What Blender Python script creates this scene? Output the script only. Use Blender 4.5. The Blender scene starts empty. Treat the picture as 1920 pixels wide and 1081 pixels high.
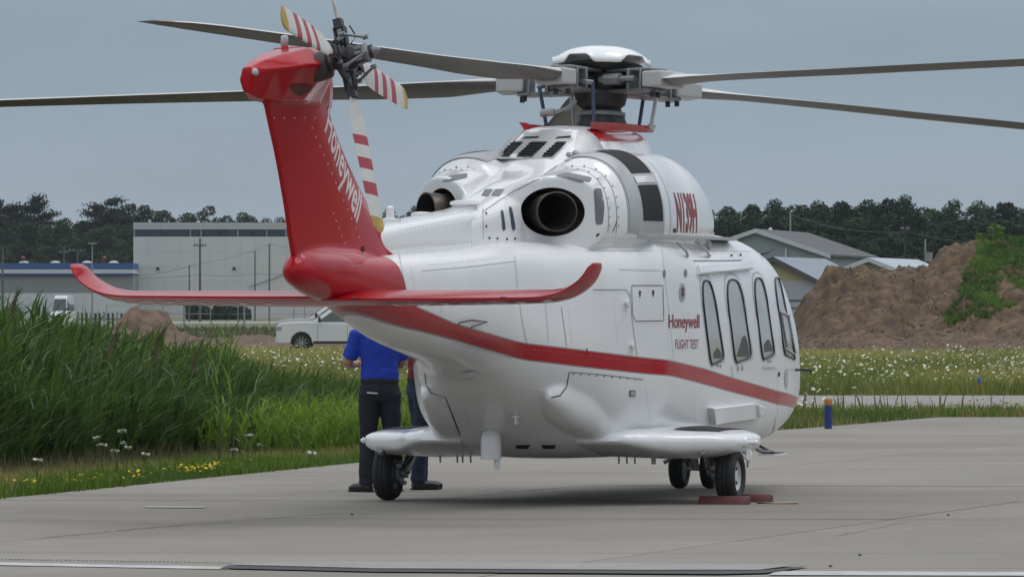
import bpy, bmesh, math, random
import numpy as np
from mathutils import Vector, Matrix, noise
from mathutils.bvhtree import BVHTree
R = math.radians
rng = np.random.default_rng(7)
random.seed(7)
scn = bpy.context.scene
COL = scn.collection

# ---------------------------------------------------------------- camera
EYE = 1.59            # camera height above the apron
FP = 12400.0          # focal length in photo pixels (1920 wide)
HZ = 585.0            # photo row of the horizon
cam_d = bpy.data.cameras.new('camera')
cam = bpy.data.objects.new('camera', cam_d); COL.objects.link(cam)
cam_d.sensor_width = 36.0
cam_d.lens = FP / 1920.0 * 36.0
cam_d.clip_start = 0.5; cam_d.clip_end = 6000
cam.location = (0, 0, EYE)
cam.rotation_euler = (R(90) + math.atan((HZ - 540.5) / FP), 0, 0)
scn.camera = cam

# ---------------------------------------------------------------- sky (even overcast)
SUN_EL, SUN_AZ = R(66), R(70)
w = bpy.data.worlds.new('World'); scn.world = w; w.use_nodes = True
nt = w.node_tree; nt.nodes.clear()
def wn(t): return nt.nodes.new(t)
out = wn('ShaderNodeOutputWorld'); bg = wn('ShaderNodeBackground')
sky = wn('ShaderNodeTexSky'); sky.sky_type = 'NISHITA'; sky.sun_disc = False
sky.sun_elevation = SUN_EL; sky.sun_rotation = SUN_AZ; sky.air_density = 1.5; sky.dust_density = 3.0
tc = wn('ShaderNodeTexCoord'); sp = wn('ShaderNodeSeparateXYZ')
nt.links.new(tc.outputs['Generated'], sp.inputs[0])
cr = wn('ShaderNodeValToRGB'); nt.links.new(sp.outputs['Z'], cr.inputs[0])
e = cr.color_ramp
SKYCOL = [(0.0, (.350, .415, .475)), (0.012, (.325, .395, .460)), (0.04, (.275, .355, .430)), (0.12, (.36, .43, .51)), (0.35, (.74, .80, .87)), (1.0, (.98, 1.0, 1.04))]
e.elements[0].position = 0; e.elements[0].color = (*SKYCOL[0][1], 1)
e.elements[1].position = 1; e.elements[1].color = (*SKYCOL[-1][1], 1)
for p, c in SKYCOL[1:-1]:
    el = e.elements.new(p); el.color = (*c, 1)
nz = wn('ShaderNodeTexNoise'); nz.inputs['Scale'].default_value = 3.0; nz.inputs['Detail'].default_value = 4
mp = wn('ShaderNodeMapping'); mp.inputs['Scale'].default_value = (1, 1, 4)
nt.links.new(tc.outputs['Generated'], mp.inputs[0]); nt.links.new(mp.outputs[0], nz.inputs['Vector'])
mr = wn('ShaderNodeMapRange'); mr.inputs[1].default_value = .3; mr.inputs[2].default_value = .7; mr.inputs[3].default_value = .95; mr.inputs[4].default_value = 1.05
nt.links.new(nz.outputs[0], mr.inputs[0])
mul = wn('ShaderNodeMix'); mul.data_type = 'RGBA'; mul.blend_type = 'MULTIPLY'; mul.inputs[0].default_value = 1
nt.links.new(cr.outputs[0], mul.inputs[6]); nt.links.new(mr.outputs[0], mul.inputs[7])
sc_ = wn('ShaderNodeVectorMath'); sc_.operation = 'SCALE'; sc_.inputs[3].default_value = 10.0   # radiance in units of the 0.1 strength
nz2 = wn('ShaderNodeTexNoise'); nz2.inputs['Scale'].default_value = 14.0; nz2.inputs['Detail'].default_value = 6
mp2 = wn('ShaderNodeMapping'); mp2.inputs['Scale'].default_value = (1, 1, 3.5); nt.links.new(tc.outputs['Generated'], mp2.inputs[0]); nt.links.new(mp2.outputs[0], nz2.inputs['Vector'])
mr2 = wn('ShaderNodeMapRange'); mr2.inputs[1].default_value = .3; mr2.inputs[2].default_value = .7; mr2.inputs[3].default_value = .94; mr2.inputs[4].default_value = 1.06; nt.links.new(nz2.outputs[0], mr2.inputs[0])
mul2 = wn('ShaderNodeMix'); mul2.data_type = 'RGBA'; mul2.blend_type = 'MULTIPLY'; mul2.inputs[0].default_value = 1; nt.links.new(mul.outputs[2], mul2.inputs[6]); nt.links.new(mr2.outputs[0], mul2.inputs[7])
nt.links.new(mul2.outputs[2], sc_.inputs[0])
mx = wn('ShaderNodeMix'); mx.data_type = 'RGBA'; mx.inputs[0].default_value = 0.04
nt.links.new(sc_.outputs[0], mx.inputs[6]); nt.links.new(sky.outputs[0], mx.inputs[7])
nt.links.new(mx.outputs[2], bg.inputs[0]); bg.inputs[1].default_value = 0.1
nt.links.new(bg.outputs[0], out.inputs[0])

sun_d = bpy.data.lights.new('sun', 'SUN'); sun_d.energy = 0.9; sun_d.angle = R(35); sun_d.color = (1, .97, .93)
sun = bpy.data.objects.new('sun', sun_d); COL.objects.link(sun)
# direction towards the sun (azimuth measured like the sky texture's rotation)
sdir = Vector((math.sin(SUN_AZ) * math.cos(SUN_EL), math.cos(SUN_AZ) * math.cos(SUN_EL), math.sin(SUN_EL)))
sun.rotation_euler = sdir.to_track_quat('Z', 'Y').to_euler(); sun.location = (0, 0, 60)
scn.view_settings.view_transform = 'Standard'; scn.view_settings.look = 'None'
scn.view_settings.exposure = 0.06; scn.view_settings.gamma = 1.0; scn.view_settings.use_curve_mapping = False
scn.render.engine = 'CYCLES'
scn.cycles.max_bounces = 6; scn.cycles.diffuse_bounces = 3; scn.cycles.glossy_bounces = 3; scn.cycles.transparent_max_bounces = 6
scn.cycles.volume_bounces = 0
scn.cycles.use_denoising = True

# ---------------------------------------------------------------- helpers
def tag(o, label=None, cat=None, group=None, kind=None):
    if label: o['label'] = label
    if cat: o['category'] = cat
    if group: o['group'] = group
    if kind: o['kind'] = kind
    return o
def empty(name, loc=(0, 0, 0), rz=0.0, parent=None):
    o = bpy.data.objects.new(name, None); COL.objects.link(o)
    o.location = loc; o.rotation_euler = (0, 0, rz); o.parent = parent; o.empty_display_size = .2
    return o
def link(name, me, mat=None, parent=None):
    o = bpy.data.objects.new(name, me); COL.objects.link(o)
    if mat is not None and not me.materials:
        for m in (mat if isinstance(mat, (list, tuple)) else [mat]): me.materials.append(m)
    o.parent = parent
    return o
def mesh(name, V, F, mat=None, parent=None, smooth=False, angle=None, mi=None):
    me = bpy.data.meshes.new(name)
    me.from_pydata([tuple(v) for v in V], [], [tuple(f) for f in F])
    if mi is not None: me.polygons.foreach_set('material_index', mi)
    if smooth or angle:
        me.polygons.foreach_set('use_smooth', [True] * len(me.polygons))
        if angle: me.set_sharp_from_angle(angle=R(angle))
    me.update()
    return link(name, me, mat, parent)
def fastmesh(name, V, nv, mat, parent=None, smooth=False, attr=None):
    """V: (n*nv,3) array, every nv consecutive verts are a face"""
    V = np.asarray(V, dtype=np.float32).reshape(-1, 3); n = len(V) // nv
    me = bpy.data.meshes.new(name)
    me.vertices.add(len(V)); me.vertices.foreach_set('co', V.ravel())
    me.loops.add(len(V)); me.loops.foreach_set('vertex_index', np.arange(len(V), dtype=np.int32))
    me.polygons.add(n); me.polygons.foreach_set('loop_start', np.arange(0, len(V), nv, dtype=np.int32))
    me.polygons.foreach_set('loop_total', np.full(n, nv, dtype=np.int32))
    if attr is not None:
        a = me.attributes.new('tint', 'FLOAT', 'FACE'); a.data.foreach_set('value', np.asarray(attr, dtype=np.float32))
    me.update(calc_edges=True)
    return link(name, me, mat, parent)
class MB:
    """collects shapes into ONE mesh"""
    def __init__(s): s.V = []; s.F = []
    def add(s, V, F):
        b = len(s.V); s.V += [tuple(v) for v in V]; s.F += [tuple(i + b for i in f) for f in F]; return s
    def box(s, c, d, rot=None):
        c = Vector(c); d = Vector(d) / 2
        V = [Vector((x * d.x, y * d.y, z * d.z)) for x in (-1, 1) for y in (-1, 1) for z in (-1, 1)]
        if rot is not None: V = [rot @ v for v in V]
        return s.add([v + c for v in V], [(0, 1, 3, 2), (4, 6, 7, 5), (0, 4, 5, 1), (2, 3, 7, 6), (0, 2, 6, 4), (1, 5, 7, 3)])
    def tube(s, pts, r, n=10, cap=True):
        pts = [Vector(p) for p in pts]; rs = r if isinstance(r, (list, tuple)) else [r] * len(pts)
        V = []; F = []; up = None
        for i, p in enumerate(pts):
            t = (pts[min(i + 1, len(pts) - 1)] - pts[max(i - 1, 0)]).normalized()
            if up is None:
                up = Vector((0, 0, 1)) if abs(t.z) < .9 else Vector((1, 0, 0))
            a = t.cross(up)
            if a.length < 1e-4: a = t.orthogonal()
            a.normalize(); b = t.cross(a).normalized(); up = -b if b.dot(up) < 0 else b
            for k in range(n):
                th = 2 * math.pi * k / n
                V.append(p + (a * math.cos(th) + b * math.sin(th)) * rs[i])
        m = len(pts)
        # keep rings aligned
        for i in range(m - 1):
            r0 = i * n; r1 = (i + 1) * n
            off = min(range(n), key=lambda q: sum((V[r0 + k] - V[r1 + (k + q) % n]).length_squared for k in (0, n // 3)))
            ring = [V[r1 + (k + off) % n] for k in range(n)]
            for k in range(n): V[r1 + k] = ring[k]
        for i in range(m - 1):
            for k in range(n):
                F.append((i * n + k, i * n + (k + 1) % n, (i + 1) * n + (k + 1) % n, (i + 1) * n + k))
        if cap: F.append(tuple(range(n))[::-1]); F.append(tuple(range((m - 1) * n, m * n)))
        return s.add(V, F)
    def lathe(s, prof, c=(0, 0, 0), M=None, n=24, cap=True):
        """prof [(r,h)], axis local z"""
        V = []; F = []; M = M or Matrix.Identity(3); c = Vector(c)
        for r, h in prof:
            for k in range(n):
                th = 2 * math.pi * k / n
                V.append(c + M @ Vector((r * math.cos(th), r * math.sin(th), h)))
        for i in range(len(prof) - 1):
            for k in range(n): F.append((i * n + k, i * n + (k + 1) % n, (i + 1) * n + (k + 1) % n, (i + 1) * n + k))
        if cap: F.append(tuple(range(n))[::-1]); F.append(tuple(range((len(prof) - 1) * n, len(prof) * n)))
        return s.add(V, F)
    def prism(s, poly, axis, lo, hi):
        """poly 2D extruded along axis 'x','y','z'"""
        def P(u, v, t): return {'x': (t, u, v), 'y': (u, t, v), 'z': (u, v, t)}[axis]
        n = len(poly)
        V = [P(u, v, lo) for u, v in poly] + [P(u, v, hi) for u, v in poly]
        return s.add(V, [tuple(range(n))[::-1], tuple(range(n, 2 * n))] + [(i, (i + 1) % n, n + (i + 1) % n, n + i) for i in range(n)])
    def build(s, name, mat, parent=None, smooth=False, angle=None):
        o = mesh(name, s.V, s.F, mat, parent)
        bm = bmesh.new(); bm.from_mesh(o.data); bmesh.ops.recalc_face_normals(bm, faces=bm.faces); bm.to_mesh(o.data); bm.free()
        if smooth or angle:
            o.data.polygons.foreach_set('use_smooth', [True] * len(o.data.polygons))
            if angle: o.data.set_sharp_from_angle(angle=R(angle))
        return o
def bevel(o, w, seg=2, ang=30):
    m = o.modifiers.new('bevel', 'BEVEL'); m.width = w; m.segments = seg; m.limit_method = 'ANGLE'; m.angle_limit = R(ang)
    o.data.polygons.foreach_set('use_smooth', [True] * len(o.data.polygons)); o.data.set_sharp_from_angle(angle=R(50))
    return o
def bake(o, *mods):
    """apply the object's modifiers to its mesh"""
    dg = bpy.context.evaluated_depsgraph_get(); dg.update()
    me = bpy.data.meshes.new_from_object(o.evaluated_get(dg), preserve_all_data_layers=True, depsgraph=dg)
    me.name = o.name; old = o.data; o.modifiers.clear(); o.data = me
    return o
def copy_tree(o, parent=None):
    c = o.copy(); COL.objects.link(c); c.parent = parent
    for ch in list(o.children): copy_tree(ch, c)
    return c
def pchip(xs, ys, x):
    xs = np.array(xs, float); ys = np.array(ys, float); x = np.asarray(x, float)
    h = np.diff(xs); d = np.diff(ys) / h; m = np.zeros_like(ys)
    for i in range(1, len(xs) - 1):
        if d[i - 1] * d[i] > 0:
            w1 = 2 * h[i] + h[i - 1]; w2 = h[i] + 2 * h[i - 1]; m[i] = (w1 + w2) / (w1 / d[i - 1] + w2 / d[i])
    m[0] = d[0]; m[-1] = d[-1]
    k = np.clip(np.searchsorted(xs, x) - 1, 0, len(xs) - 2); t = (x - xs[k]) / h[k]
    return ((2*t**3-3*t**2+1)*ys[k] + (t**3-2*t**2+t)*h[k]*m[k] + (-2*t**3+3*t**2)*ys[k+1] + (t**3-t**2)*h[k]*m[k+1])

# ---------------------------------------------------------------- materials
def mat(name, col, rough=.6, metal=0, spec=.5, noise_amt=0, noise_scale=5, bump=0, bump_scale=40, coat=0, emit=None, col2=None, detail=4, stretch=None):
    m = bpy.data.materials.new(name); m.use_nodes = True; n = m.node_tree; b = n.nodes['Principled BSDF']
    b.inputs['Base Color'].default_value = (*col, 1); b.inputs['Roughness'].default_value = rough
    b.inputs['Metallic'].default_value = metal; b.inputs['Specular IOR Level'].default_value = spec
    if coat: b.inputs['Coat Weight'].default_value = coat; b.inputs['Coat Roughness'].default_value = .04
    tcn = n.nodes.new('ShaderNodeTexCoord')
    src = tcn.outputs['Object']
    if stretch:
        mpn = n.nodes.new('ShaderNodeMapping'); mpn.inputs['Scale'].default_value = stretch
        n.links.new(src, mpn.inputs[0]); src = mpn.outputs[0]
    if noise_amt or col2:
        t = n.nodes.new('ShaderNodeTexNoise'); t.inputs['Scale'].default_value = noise_scale; t.inputs['Detail'].default_value = detail; t.inputs['Roughness'].default_value = .6
        n.links.new(src, t.inputs['Vector'])
        r = n.nodes.new('ShaderNodeValToRGB'); n.links.new(t.outputs[0], r.inputs[0])
        r.color_ramp.elements[0].position = .32; r.color_ramp.elements[1].position = .68
        if col2: a_, b_ = col, col2
        else: a_ = tuple(c * (1 - noise_amt) for c in col); b_ = tuple(min(1, c * (1 + noise_amt)) for c in col)
        r.color_ramp.elements[0].color = (*a_, 1); r.color_ramp.elements[1].color = (*b_, 1)
        n.links.new(r.outputs[0], b.inputs['Base Color'])
    if bump:
        t = n.nodes.new('ShaderNodeTexNoise'); t.inputs['Scale'].default_value = bump_scale; t.inputs['Detail'].default_value = 5
        n.links.new(src, t.inputs['Vector'])
        bp = n.nodes.new('ShaderNodeBump'); bp.inputs['Strength'].default_value = bump; bp.inputs['Distance'].default_value = .02
        n.links.new(t.outputs[0], bp.inputs['Height']); n.links.new(bp.outputs[0], b.inputs['Normal'])
    if emit: b.inputs['Emission Color'].default_value = (*emit, 1); b.inputs['Emission Strength'].default_value = 1
    return m
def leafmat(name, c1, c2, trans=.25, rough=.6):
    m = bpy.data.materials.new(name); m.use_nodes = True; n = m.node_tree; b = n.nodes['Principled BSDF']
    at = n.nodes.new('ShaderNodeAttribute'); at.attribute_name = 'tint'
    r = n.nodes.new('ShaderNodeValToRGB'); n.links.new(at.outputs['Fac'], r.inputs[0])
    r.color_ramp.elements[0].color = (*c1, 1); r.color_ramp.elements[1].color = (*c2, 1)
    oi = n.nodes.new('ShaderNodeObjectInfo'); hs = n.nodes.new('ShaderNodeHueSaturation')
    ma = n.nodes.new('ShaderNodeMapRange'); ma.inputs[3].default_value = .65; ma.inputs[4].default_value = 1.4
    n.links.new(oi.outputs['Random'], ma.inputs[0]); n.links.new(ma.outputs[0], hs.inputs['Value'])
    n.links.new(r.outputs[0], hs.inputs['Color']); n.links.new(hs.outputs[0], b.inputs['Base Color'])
    b.inputs['Roughness'].default_value = rough; b.inputs['Specular IOR Level'].default_value = .3
    if trans:
        tr = n.nodes.new('ShaderNodeBsdfTranslucent'); n.links.new(hs.outputs[0], tr.inputs[0])
        mxs = n.nodes.new('ShaderNodeMixShader'); mxs.inputs[0].default_value = trans
        o = n.nodes['Material Output']; n.links.new(b.outputs[0], mxs.inputs[1]); n.links.new(tr.outputs[0], mxs.inputs[2]); n.links.new(mxs.outputs[0], o.inputs[0])
    return m
WHITE = (.80, .81, .82); RED = (.40, .003, .010)
M_white = mat('white_paint', WHITE, .22, coat=.6, noise_amt=.03, noise_scale=1.3)
M_red = mat('red_paint', RED, .16, spec=.28)
M_grey = mat('light_grey_paint', (.42, .43, .43), .4)
M_midgrey = mat('grey_metal', (.22, .23, .24), .4, metal=.4)
M_dark = mat('dark_metal', (.045, .045, .05), .45, metal=.5)
M_black = mat('black_rubber', (.012, .012, .013), .7, bump=.15, bump_scale=60)
M_void = mat('dark_mesh_screen', (.010, .010, .011), .8)
M_louvre = mat('louvre_plate', (.17, .18, .19), .5)
M_seam = mat('panel_seam', (.16, .17, .18), .7)
M_exh = mat('heat_stained_steel', (.12, .10, .085), .38, metal=.85, noise_amt=.35, noise_scale=6)
M_soot = mat('sooty_steel', (.014, .013, .012), .8)
M_chrome = mat('bright_metal', (.6, .6, .6), .25, metal=.9)
M_redprint = mat('red_lettering', (.30, .03, .03), .4)
M_whiteprint = mat('white_lettering', (.70, .64, .62), .4)
M_yellow = mat('yellow_paint', (.40, .26, .05), .5, noise_amt=.2, noise_scale=8)
M_glasslens = mat('clear_lens', (.5, .5, .52), .1)
# ================================================================ HELICOPTER
HX, HY, TH = 0.386, 55.6, R(17)
heli = empty('helicopter', (HX, HY, 0), -TH)
tag(heli, 'white and red twin engine helicopter parked on the apron, seen from behind', 'helicopter')
H = heli
def to_local(p):
    x, y = p[0] - HX, p[1] - HY; c, s = math.cos(TH), math.sin(TH)
    return Vector((x * c - y * s, x * s + y * c, p[2]))
def ray(px, py):
    """ray through a measured photo point, in the helicopter's own axes (x starboard, y forward)"""
    o = to_local((0, 0, EYE)); t = to_local(((px - 960) / FP * 60, 60, EYE + (HZ - py) / FP * 60)); return o, (t - o).normalized()
def on_b(px, py, b):
    o, d = ray(px, py); k = (b - o.x) / d.x; return o + d * k
def on_a(px, py, a):
    o, d = ray(px, py); k = (a - o.y) / d.y; return o + d * k

def loft(secs, n=48, step=.04, bc=0.0, interp=None):
    """secs rows: a, centre b, half width, zb, zt, zc, n_top, n_bottom -> closed mesh"""
    S = np.array(secs, float); k = max(8, int((S[-1, 0] - S[0, 0]) / step)); A = np.linspace(S[0, 0], S[-1, 0], k)
    P = [pchip(S[:, 0], S[:, j], A) for j in range(1, 8)]
    V = []; F = []
    for i in range(k):
        b, w_, zb, zt, zc, n1, n2 = (p[i] for p in P)
        for q in range(n):
            th = 2 * math.pi * q / n; c, s = math.cos(th), math.sin(th); e_ = 2.0 / (n1 if s >= 0 else n2)
            x = b + w_ * math.copysign(abs(c) ** e_, c)
            z = zc + ((zt - zc) if s >= 0 else (zc - zb)) * math.copysign(abs(s) ** e_, s)
            V.append((x, A[i], z))
    for i in range(k - 1):
        for q in range(n): F.append((i * n + q, i * n + (q + 1) % n, (i + 1) * n + (q + 1) % n, (i + 1) * n + q))
    F.append(tuple(range(n))[::-1]); F.append(tuple(range((k - 1) * n, k * n)))
    return V, F
def mirrored(V, F): return [(-v[0], v[1], v[2]) for v in V], [tuple(reversed(f)) for f in F]
def remesh(name, parts, voxel, mat_, smooth_it=4, cutters=(), parent=None):
    mb = MB()
    for V, F in parts: mb.add(V, F)
    o = mb.build(name, mat_, parent)
    m = o.modifiers.new('r', 'REMESH'); m.mode = 'VOXEL'; m.voxel_size = voxel; m.use_smooth_shade = True
    s = o.modifiers.new('s', 'CORRECTIVE_SMOOTH' if False else 'SMOOTH'); s.iterations = smooth_it; s.factor = .5
    bake(o)
    for V, F in cutters:
        c = MB().add(V, F).build('cut', mat_, parent)
        b = o.modifiers.new('b', 'BOOLEAN'); b.operation = 'DIFFERENCE'; b.object = c; b.solver = 'EXACT'
        bake(o); bpy.data.objects.remove(c)
    o.data.polygons.foreach_set('use_smooth', [True] * len(o.data.polygons)); o.data.set_sharp_from_angle(angle=R(38))
    return o
def bvh(o):
    me = o.data; return BVHTree.FromPolygons([v.co.copy() for v in me.vertices], [tuple(p.vertices) for p in me.polygons])

# ---- hull + boom + lower aft fairings
hull = [ # a, bc, w, zb, zt, zc, nt, nb
 (-6.90, 0, .03, 1.85, 1.95, 1.91, 2, 2), (-6.82, 0, .09, 1.79, 2.02, 1.92, 2, 2), (-6.65, 0, .14, 1.745, 2.06, 1.92, 2.2, 2),
 (-6.30, 0, .18, 1.69, 2.06, 1.92, 2.4, 2.2), (-5.90, 0, .22, 1.645, 2.04, 1.88, 2.6, 2.2), (-5.25, 0, .29, 1.50, 2.03, 1.80, 3.2, 2.3), (-4.5, 0, .35, 1.345, 2.05, 1.72, 4.0, 2.3),
 (-3.7, 0, .41, 1.235, 2.075, 1.68, 4.6, 2.3), (-2.95, 0, .465, 1.13, 2.115, 1.66, 5.0, 2.4), (-2.66, 0, .485, 1.06, 2.135, 1.62, 5.5, 2.5), (-2.58, 0, .50, 1.04, 2.14, 1.60, 5.5, 2.5),
 (-2.2, 0, .605, .90, 2.155, 1.50, 5.5, 2.6), (-1.5, 0, .805, .63, 2.175, 1.35, 6.0, 2.7), (-1.05, 0, .935, .46, 2.195, 1.25, 6, 3.0),
 (-.75, 0, 1.015, .395, 2.215, 1.2, 6, 2.8), (-.50, 0, 1.10, .375, 2.235, 1.18, 5.6, 3.0), (-.42, 0, 1.105, .372, 2.27, 1.18, 5.5, 3.0), (0, 0, 1.115, .372, 2.27, 1.15, 5.2, 4),
 (1.0, 0, 1.125, .37, 2.27, 1.15, 4.4, 5), (2.2, 0, 1.125, .37, 2.29, 1.12, 4.0, 5), (3.0, 0, 1.11, .375, 2.29, 1.10, 3.8, 4.6), (3.6, 0, 1.065, .39, 2.25, 1.10, 3.5, 4),
 (4.2, 0, .985, .43, 2.12, 1.06, 3.0, 3.4), (4.8, 0, .86, .50, 1.84, 1.02, 2.6, 2.9), (5.4, 0, .66, .60, 1.46, .99, 2.3, 2.5), (5.85, 0, .42, .73, 1.18, .96, 2.1, 2.2), (6.15, 0, .12, .88, 1.04, .96, 2, 2)]
fair = [(-2.05, .52, .02, .88, .94, .91, 2, 2), (-1.95, .51, .08, .83, 1.01, .92, 3, 2.4), (-1.75, .50, .145, .74, 1.07, .92, 4, 2.8), (-1.5, .525, .19, .65, 1.09, .90, 5, 3.0), (-1.3, .55, .21, .59, 1.095, .88, 5, 3.0),
        (-.9, .62, .225, .48, 1.095, .86, 5, 3.0), (-.70, .66, .215, .44, 1.08, .86, 4.6, 3.0), (-.58, .67, .15, .50, 1.03, .86, 3, 2.5)]
V1, F1 = loft(hull, 64, .05); V2, F2 = loft(fair, 32, .03); V3, F3 = mirrored(V2, F2)
fus = remesh('fuselage', [(V1, F1), (V2, F2), (V3, F3)], .02, M_white, 2, parent=H)
B_f = bvh(fus)
def hitn(px, py, B=None, near=24):
    c = (1100, 600) if B is None or B is B_f else (1080, 370) if B is B_c else (620, 300)
    L = math.hypot(c[0] - px, c[1] - py) + .01
    for k in range(0, near):   # slide inwards when the measured point just misses the skin
        o, d = ray(px + (c[0] - px) / L * k, py + (c[1] - py) / L * k); p, n, i, dist = (B or B_f).ray_cast(o, d)
        if p is not None: return p, n
    return None, None
def hit(px, py, B=None, off=0.0, near=24):
    p, n = hitn(px, py, B, near); return p + n * off if p is not None else None

# ---- engine cowling
hump = [(-3.05, 0, .20, 1.9, 2.40, 2.15, 3, 3), (-2.6, 0, .225, 1.9, 2.45, 2.2, 3, 3), (-2.1, 0, .27, 1.9, 2.55, 2.3, 2.6, 3), (-1.6, 0, .36, 1.9, 2.65, 2.3, 2.4, 3), (-1.0, 0, .45, 1.9, 2.76, 2.3, 2.6, 3),
        (-.80, 0, .47, 1.9, 2.82, 2.3, 3, 3), (-.35, 0, .48, 1.9, 3.06, 2.4, 3.4, 3), (-.18, 0, .48, 1.9, 3.13, 2.4, 3.6, 3), (.2, 0, .47, 1.9, 3.16, 2.4, 3.8, 3), (1.3, 0, .44, 1.9, 3.16, 2.4, 3.8, 3), (1.75, 0, .37, 1.9, 3.15, 2.4, 4, 3), (2.02, 0, .27, 1.9, 3.13, 2.4, 4, 3), (2.12, 0, .20, 1.9, 3.12, 2.4, 4, 3), (2.17, 0, .08, 1.9, 3.1, 2.4, 3, 2)]
front = [(1.2, 0, .8, 2.0, 2.80, 2.2, 2.4, 2), (1.9, 0, .8, 2.0, 2.72, 2.2, 2.3, 2), (2.6, 0, .66, 2.0, 2.52, 2.2, 2.2, 2), (3.2, 0, .4, 2.0, 2.32, 2.15, 2, 2), (3.5, 0, .12, 2.0, 2.2, 2.12, 2, 2)]
nac = [(-2.5, .40, .27, 2.05, 2.62, 2.36, 2.3, 3), (-1.95, .42, .30, 2.05, 2.67, 2.36, 2.3, 3), (-1.6, .45, .32, 2.05, 2.72, 2.36, 2.3, 3), (-1.25, .485, .34, 2.05, 2.77, 2.36, 2.4, 3), (-1.10, .49, .35, 2.05, 2.79, 2.36, 2.4, 3), (-.98, .50, .39, 2.05, 2.86, 2.36, 2.2, 3),
       (-.75, .51, .425, 2.05, 2.91, 2.36, 2.1, 3), (0, .52, .435, 2.05, 2.94, 2.36, 2.1, 3), (.9, .52, .435, 2.05, 2.94, 2.36, 2.1, 3), (1.3, .50, .43, 2.05, 2.91, 2.36, 2.1, 3), (1.8, .46, .40, 2.05, 2.78, 2.36, 2.1, 2.5), (2.3, .40, .32, 2.05, 2.58, 2.3, 2, 2), (2.8, .3, .15, 2.05, 2.35, 2.2, 2, 2)]
Vh, Fh = loft(hump, 48, .04); Vn, Fn = loft(nac, 48, .035); Vm, Fm = mirrored(Vn, Fn); Vf, Ff = loft(front, 40, .05)
def ecyl(c, rx, rz, a0, a1, slant=0.0, n=40):
    V = []
    for a in (a0, a1):
        for q in range(n):
            th = 2 * math.pi * q / n
            V.append((c[0] + slant * (a - c[1]) + rx * math.cos(th), a, c[2] + rz * math.sin(th)))
    return V, [(q, (q + 1) % n, n + (q + 1) % n, n + q) for q in range(n)] + [tuple(range(n))[::-1], tuple(range(n, 2 * n))]
EXC = Vector((.475, -1.74, 2.405)); EA = R(47)
EN = Vector((math.sin(EA), -math.cos(EA), 0)); ET = Vector((math.cos(EA), math.sin(EA), 0)); EU = Vector((0, 0, 1))   # bay axis (aft and outboard), and across it
def diag_cut(V, F):
    """slice the back of a nacelle off along the plane of the exhaust bay"""
    bm = bmesh.new(); vs = [bm.verts.new(v) for v in V]
    for f in F: bm.faces.new([vs[i] for i in f])
    bmesh.ops.bisect_plane(bm, geom=bm.verts[:] + bm.edges[:] + bm.faces[:], plane_co=EXC, plane_no=EN, clear_outer=True)
    bmesh.ops.holes_fill(bm, edges=[e_ for e_ in bm.edges if e_.is_boundary]); bm.verts.index_update()
    r = [v.co.copy() for v in bm.verts], [tuple(v.index for v in f.verts) for f in bm.faces]; bm.free(); return r
Vn, Fn = diag_cut(Vn, Fn); Vm, Fm = mirrored(Vn, Fn)
def eb(prof, n=40, c=EXC):
    """rings (depth along the bay axis, half width, half height, sideways shift) -> verts"""
    V = []
    for d_, rx, rz, sh in prof:
        for q in range(n):
            th = 2 * math.pi * q / n; V.append(c + EN * d_ + ET * (sh + rx * math.cos(th)) + EU * rz * math.sin(th))
    return V, [(i * n + q, i * n + (q + 1) % n, (i + 1) * n + (q + 1) % n, (i + 1) * n + q) for i in range(len(prof) - 1) for q in range(n)]
V, F = eb([(-.42, .20, .16, 0), (-.05, .30, .195, 0), (.35, .345, .225, 0)])
cutA = (V, F + [tuple(range(40))[::-1], tuple(range(80, 120))]); cutB = mirrored(*cutA)
cowl = remesh('engine_cowling', [(Vh, Fh), (Vn, Fn), (Vm, Fm), (Vf, Ff)], .017, M_white, 4, cutters=(cutA, cutB), parent=H)
B_c = bvh(cowl)
for sgn in (1, -1):
    V, F = eb([(.0, .306, .199, 0), (-.05, .298, .193, 0), (-.41, .198, .158, 0)]); F = F + [tuple(range(80, 120))]
    if sgn < 0: V, F = mirrored(V, F)
    mesh('exhaust_bay', V, F, [M_exh, M_soot], H, smooth=True, angle=40, mi=[0] * 40 + [1] * 41)
    prof_ = [(-.38, .14, .12, .0), (-.1, .165, .145, -.02), (.10, .185, .158, -.05), (.17, .192, .165, -.06), (.172, .180, .153, -.06), (.10, .170, .146, -.05), (-.30, .13, .11, 0)]
    V, F = eb(prof_); n = 40; F = F + [tuple(range(6 * n, 7 * n))]
    for k in range(3 * n, 6 * n): V[k] = V[k] + Vector((0, 0, 0))
    if sgn < 0: V, F = mirrored(V, F)
    mesh('exhaust_pipe', V, F, [M_exh, M_soot], H, smooth=True, angle=40, mi=[0] * (4 * n) + [1] * (2 * n + 1))

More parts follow.
